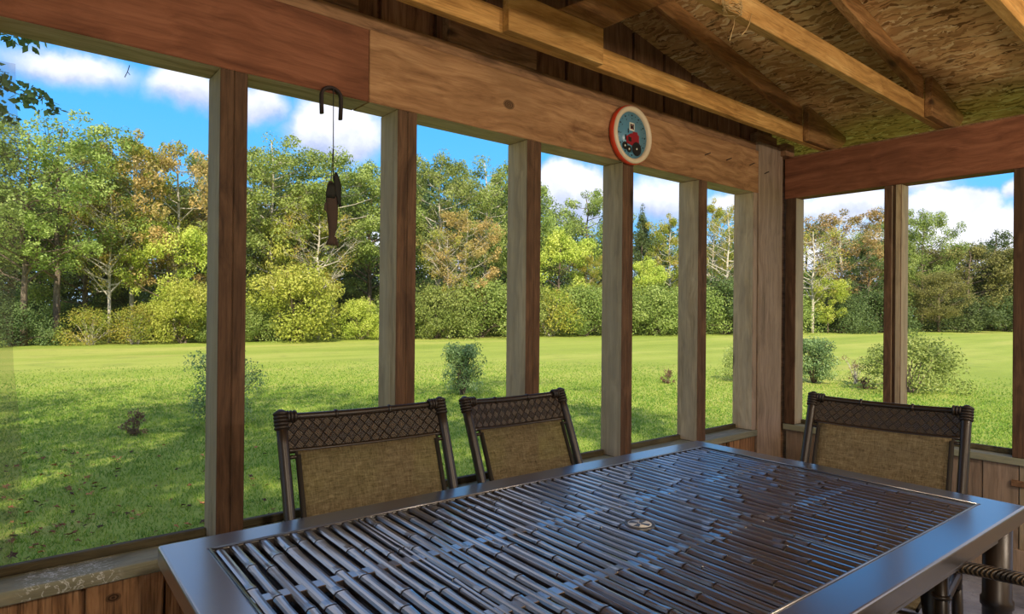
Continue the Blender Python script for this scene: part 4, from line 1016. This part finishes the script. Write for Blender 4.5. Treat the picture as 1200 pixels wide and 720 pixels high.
me = D.meshes.new('grass'); me.vertices.add(3*n); me.vertices.foreach_set('co', V.ravel()); me.loops.add(3*n); me.loops.foreach_set('vertex_index', np.arange(3*n, dtype=np.int32))
me.polygons.add(n); me.polygons.foreach_set('loop_start', np.arange(0, 3*n, 3, dtype=np.int32)); me.polygons.foreach_set('loop_total', np.full(n, 3, np.int32))
at_ = me.attributes.new('leafvar', 'FLOAT', 'FACE'); at_.data.foreach_set('value', rng.uniform(0, 1, n).astype(np.float32))
me.materials.append(L_grass); me.update(); me.validate()
go = D.objects.new('grass', me); COL.objects.link(go); tag(go, 'short green grass growing on the lawn outside the windows', 'grass', kind='stuff')

# fallen leaves: one mesh per tint, one object per leaf
leaf_me = []
for k, mt in enumerate(L_fallen):
    m = MB(); pr = []
    for i in range(10):
        a = 2*PI*i/10; rr = .055 if i % 2 == 0 else .026; pr.append((math.cos(a)*rr*(1.2 if i == 0 else 1), math.sin(a)*rr, .012*math.cos(a*2+k)+.01))
    c = m.v((0, 0, .004)); vs = [m.v(p) for p in pr]
    for i in range(10): m.face([c, vs[i], vs[(i+1) % 10]])
    vs2 = [m.v((p[0], p[1], p[2]-.002)) for p in pr]; c2 = m.v((0, 0, .002))
    for i in range(10): m.face([c2, vs2[(i+1) % 10], vs2[i]]); m.face([vs[i], vs2[i], vs2[(i+1) % 10], vs[(i+1) % 10]])
    me = D.meshes.new('fallen_leaf'); bmesh.ops.recalc_face_normals(m.bm, faces=m.bm.faces); m.bm.to_mesh(me); m.bm.free(); me.materials.append(mt); leaf_me.append(me)
rl = random.Random(9)
tint = ['dry brown fallen leaf lying in the shaded grass', 'orange fallen leaf lying in the shaded grass', 'dark withered fallen leaf lying in the shaded grass']
for i in range(150):
    px_ = rl.choice([rl.uniform(0, 240), rl.uniform(0, 240), rl.uniform(290, 345), rl.uniform(0, 140)]); py_ = 520+135*rl.random()**.9
    if py_ > 668-.19*px_: continue
    k = rl.choice([0, 0, 1, 2, 2]); p = at(px_, py_, 2, GZ+.02)
    o = D.objects.new('fallen_leaf', leaf_me[k]); COL.objects.link(o); o.location = p; o.rotation_euler = (rl.uniform(-.4, .4), rl.uniform(-.4, .4), rl.uniform(0, 6)); s = rl.uniform(.35, .8); o.scale = (s, s, s)
    tag(o, tint[k], 'leaf', ('brown', 'orange', 'dark')[k]+' fallen leaves on the lawn')
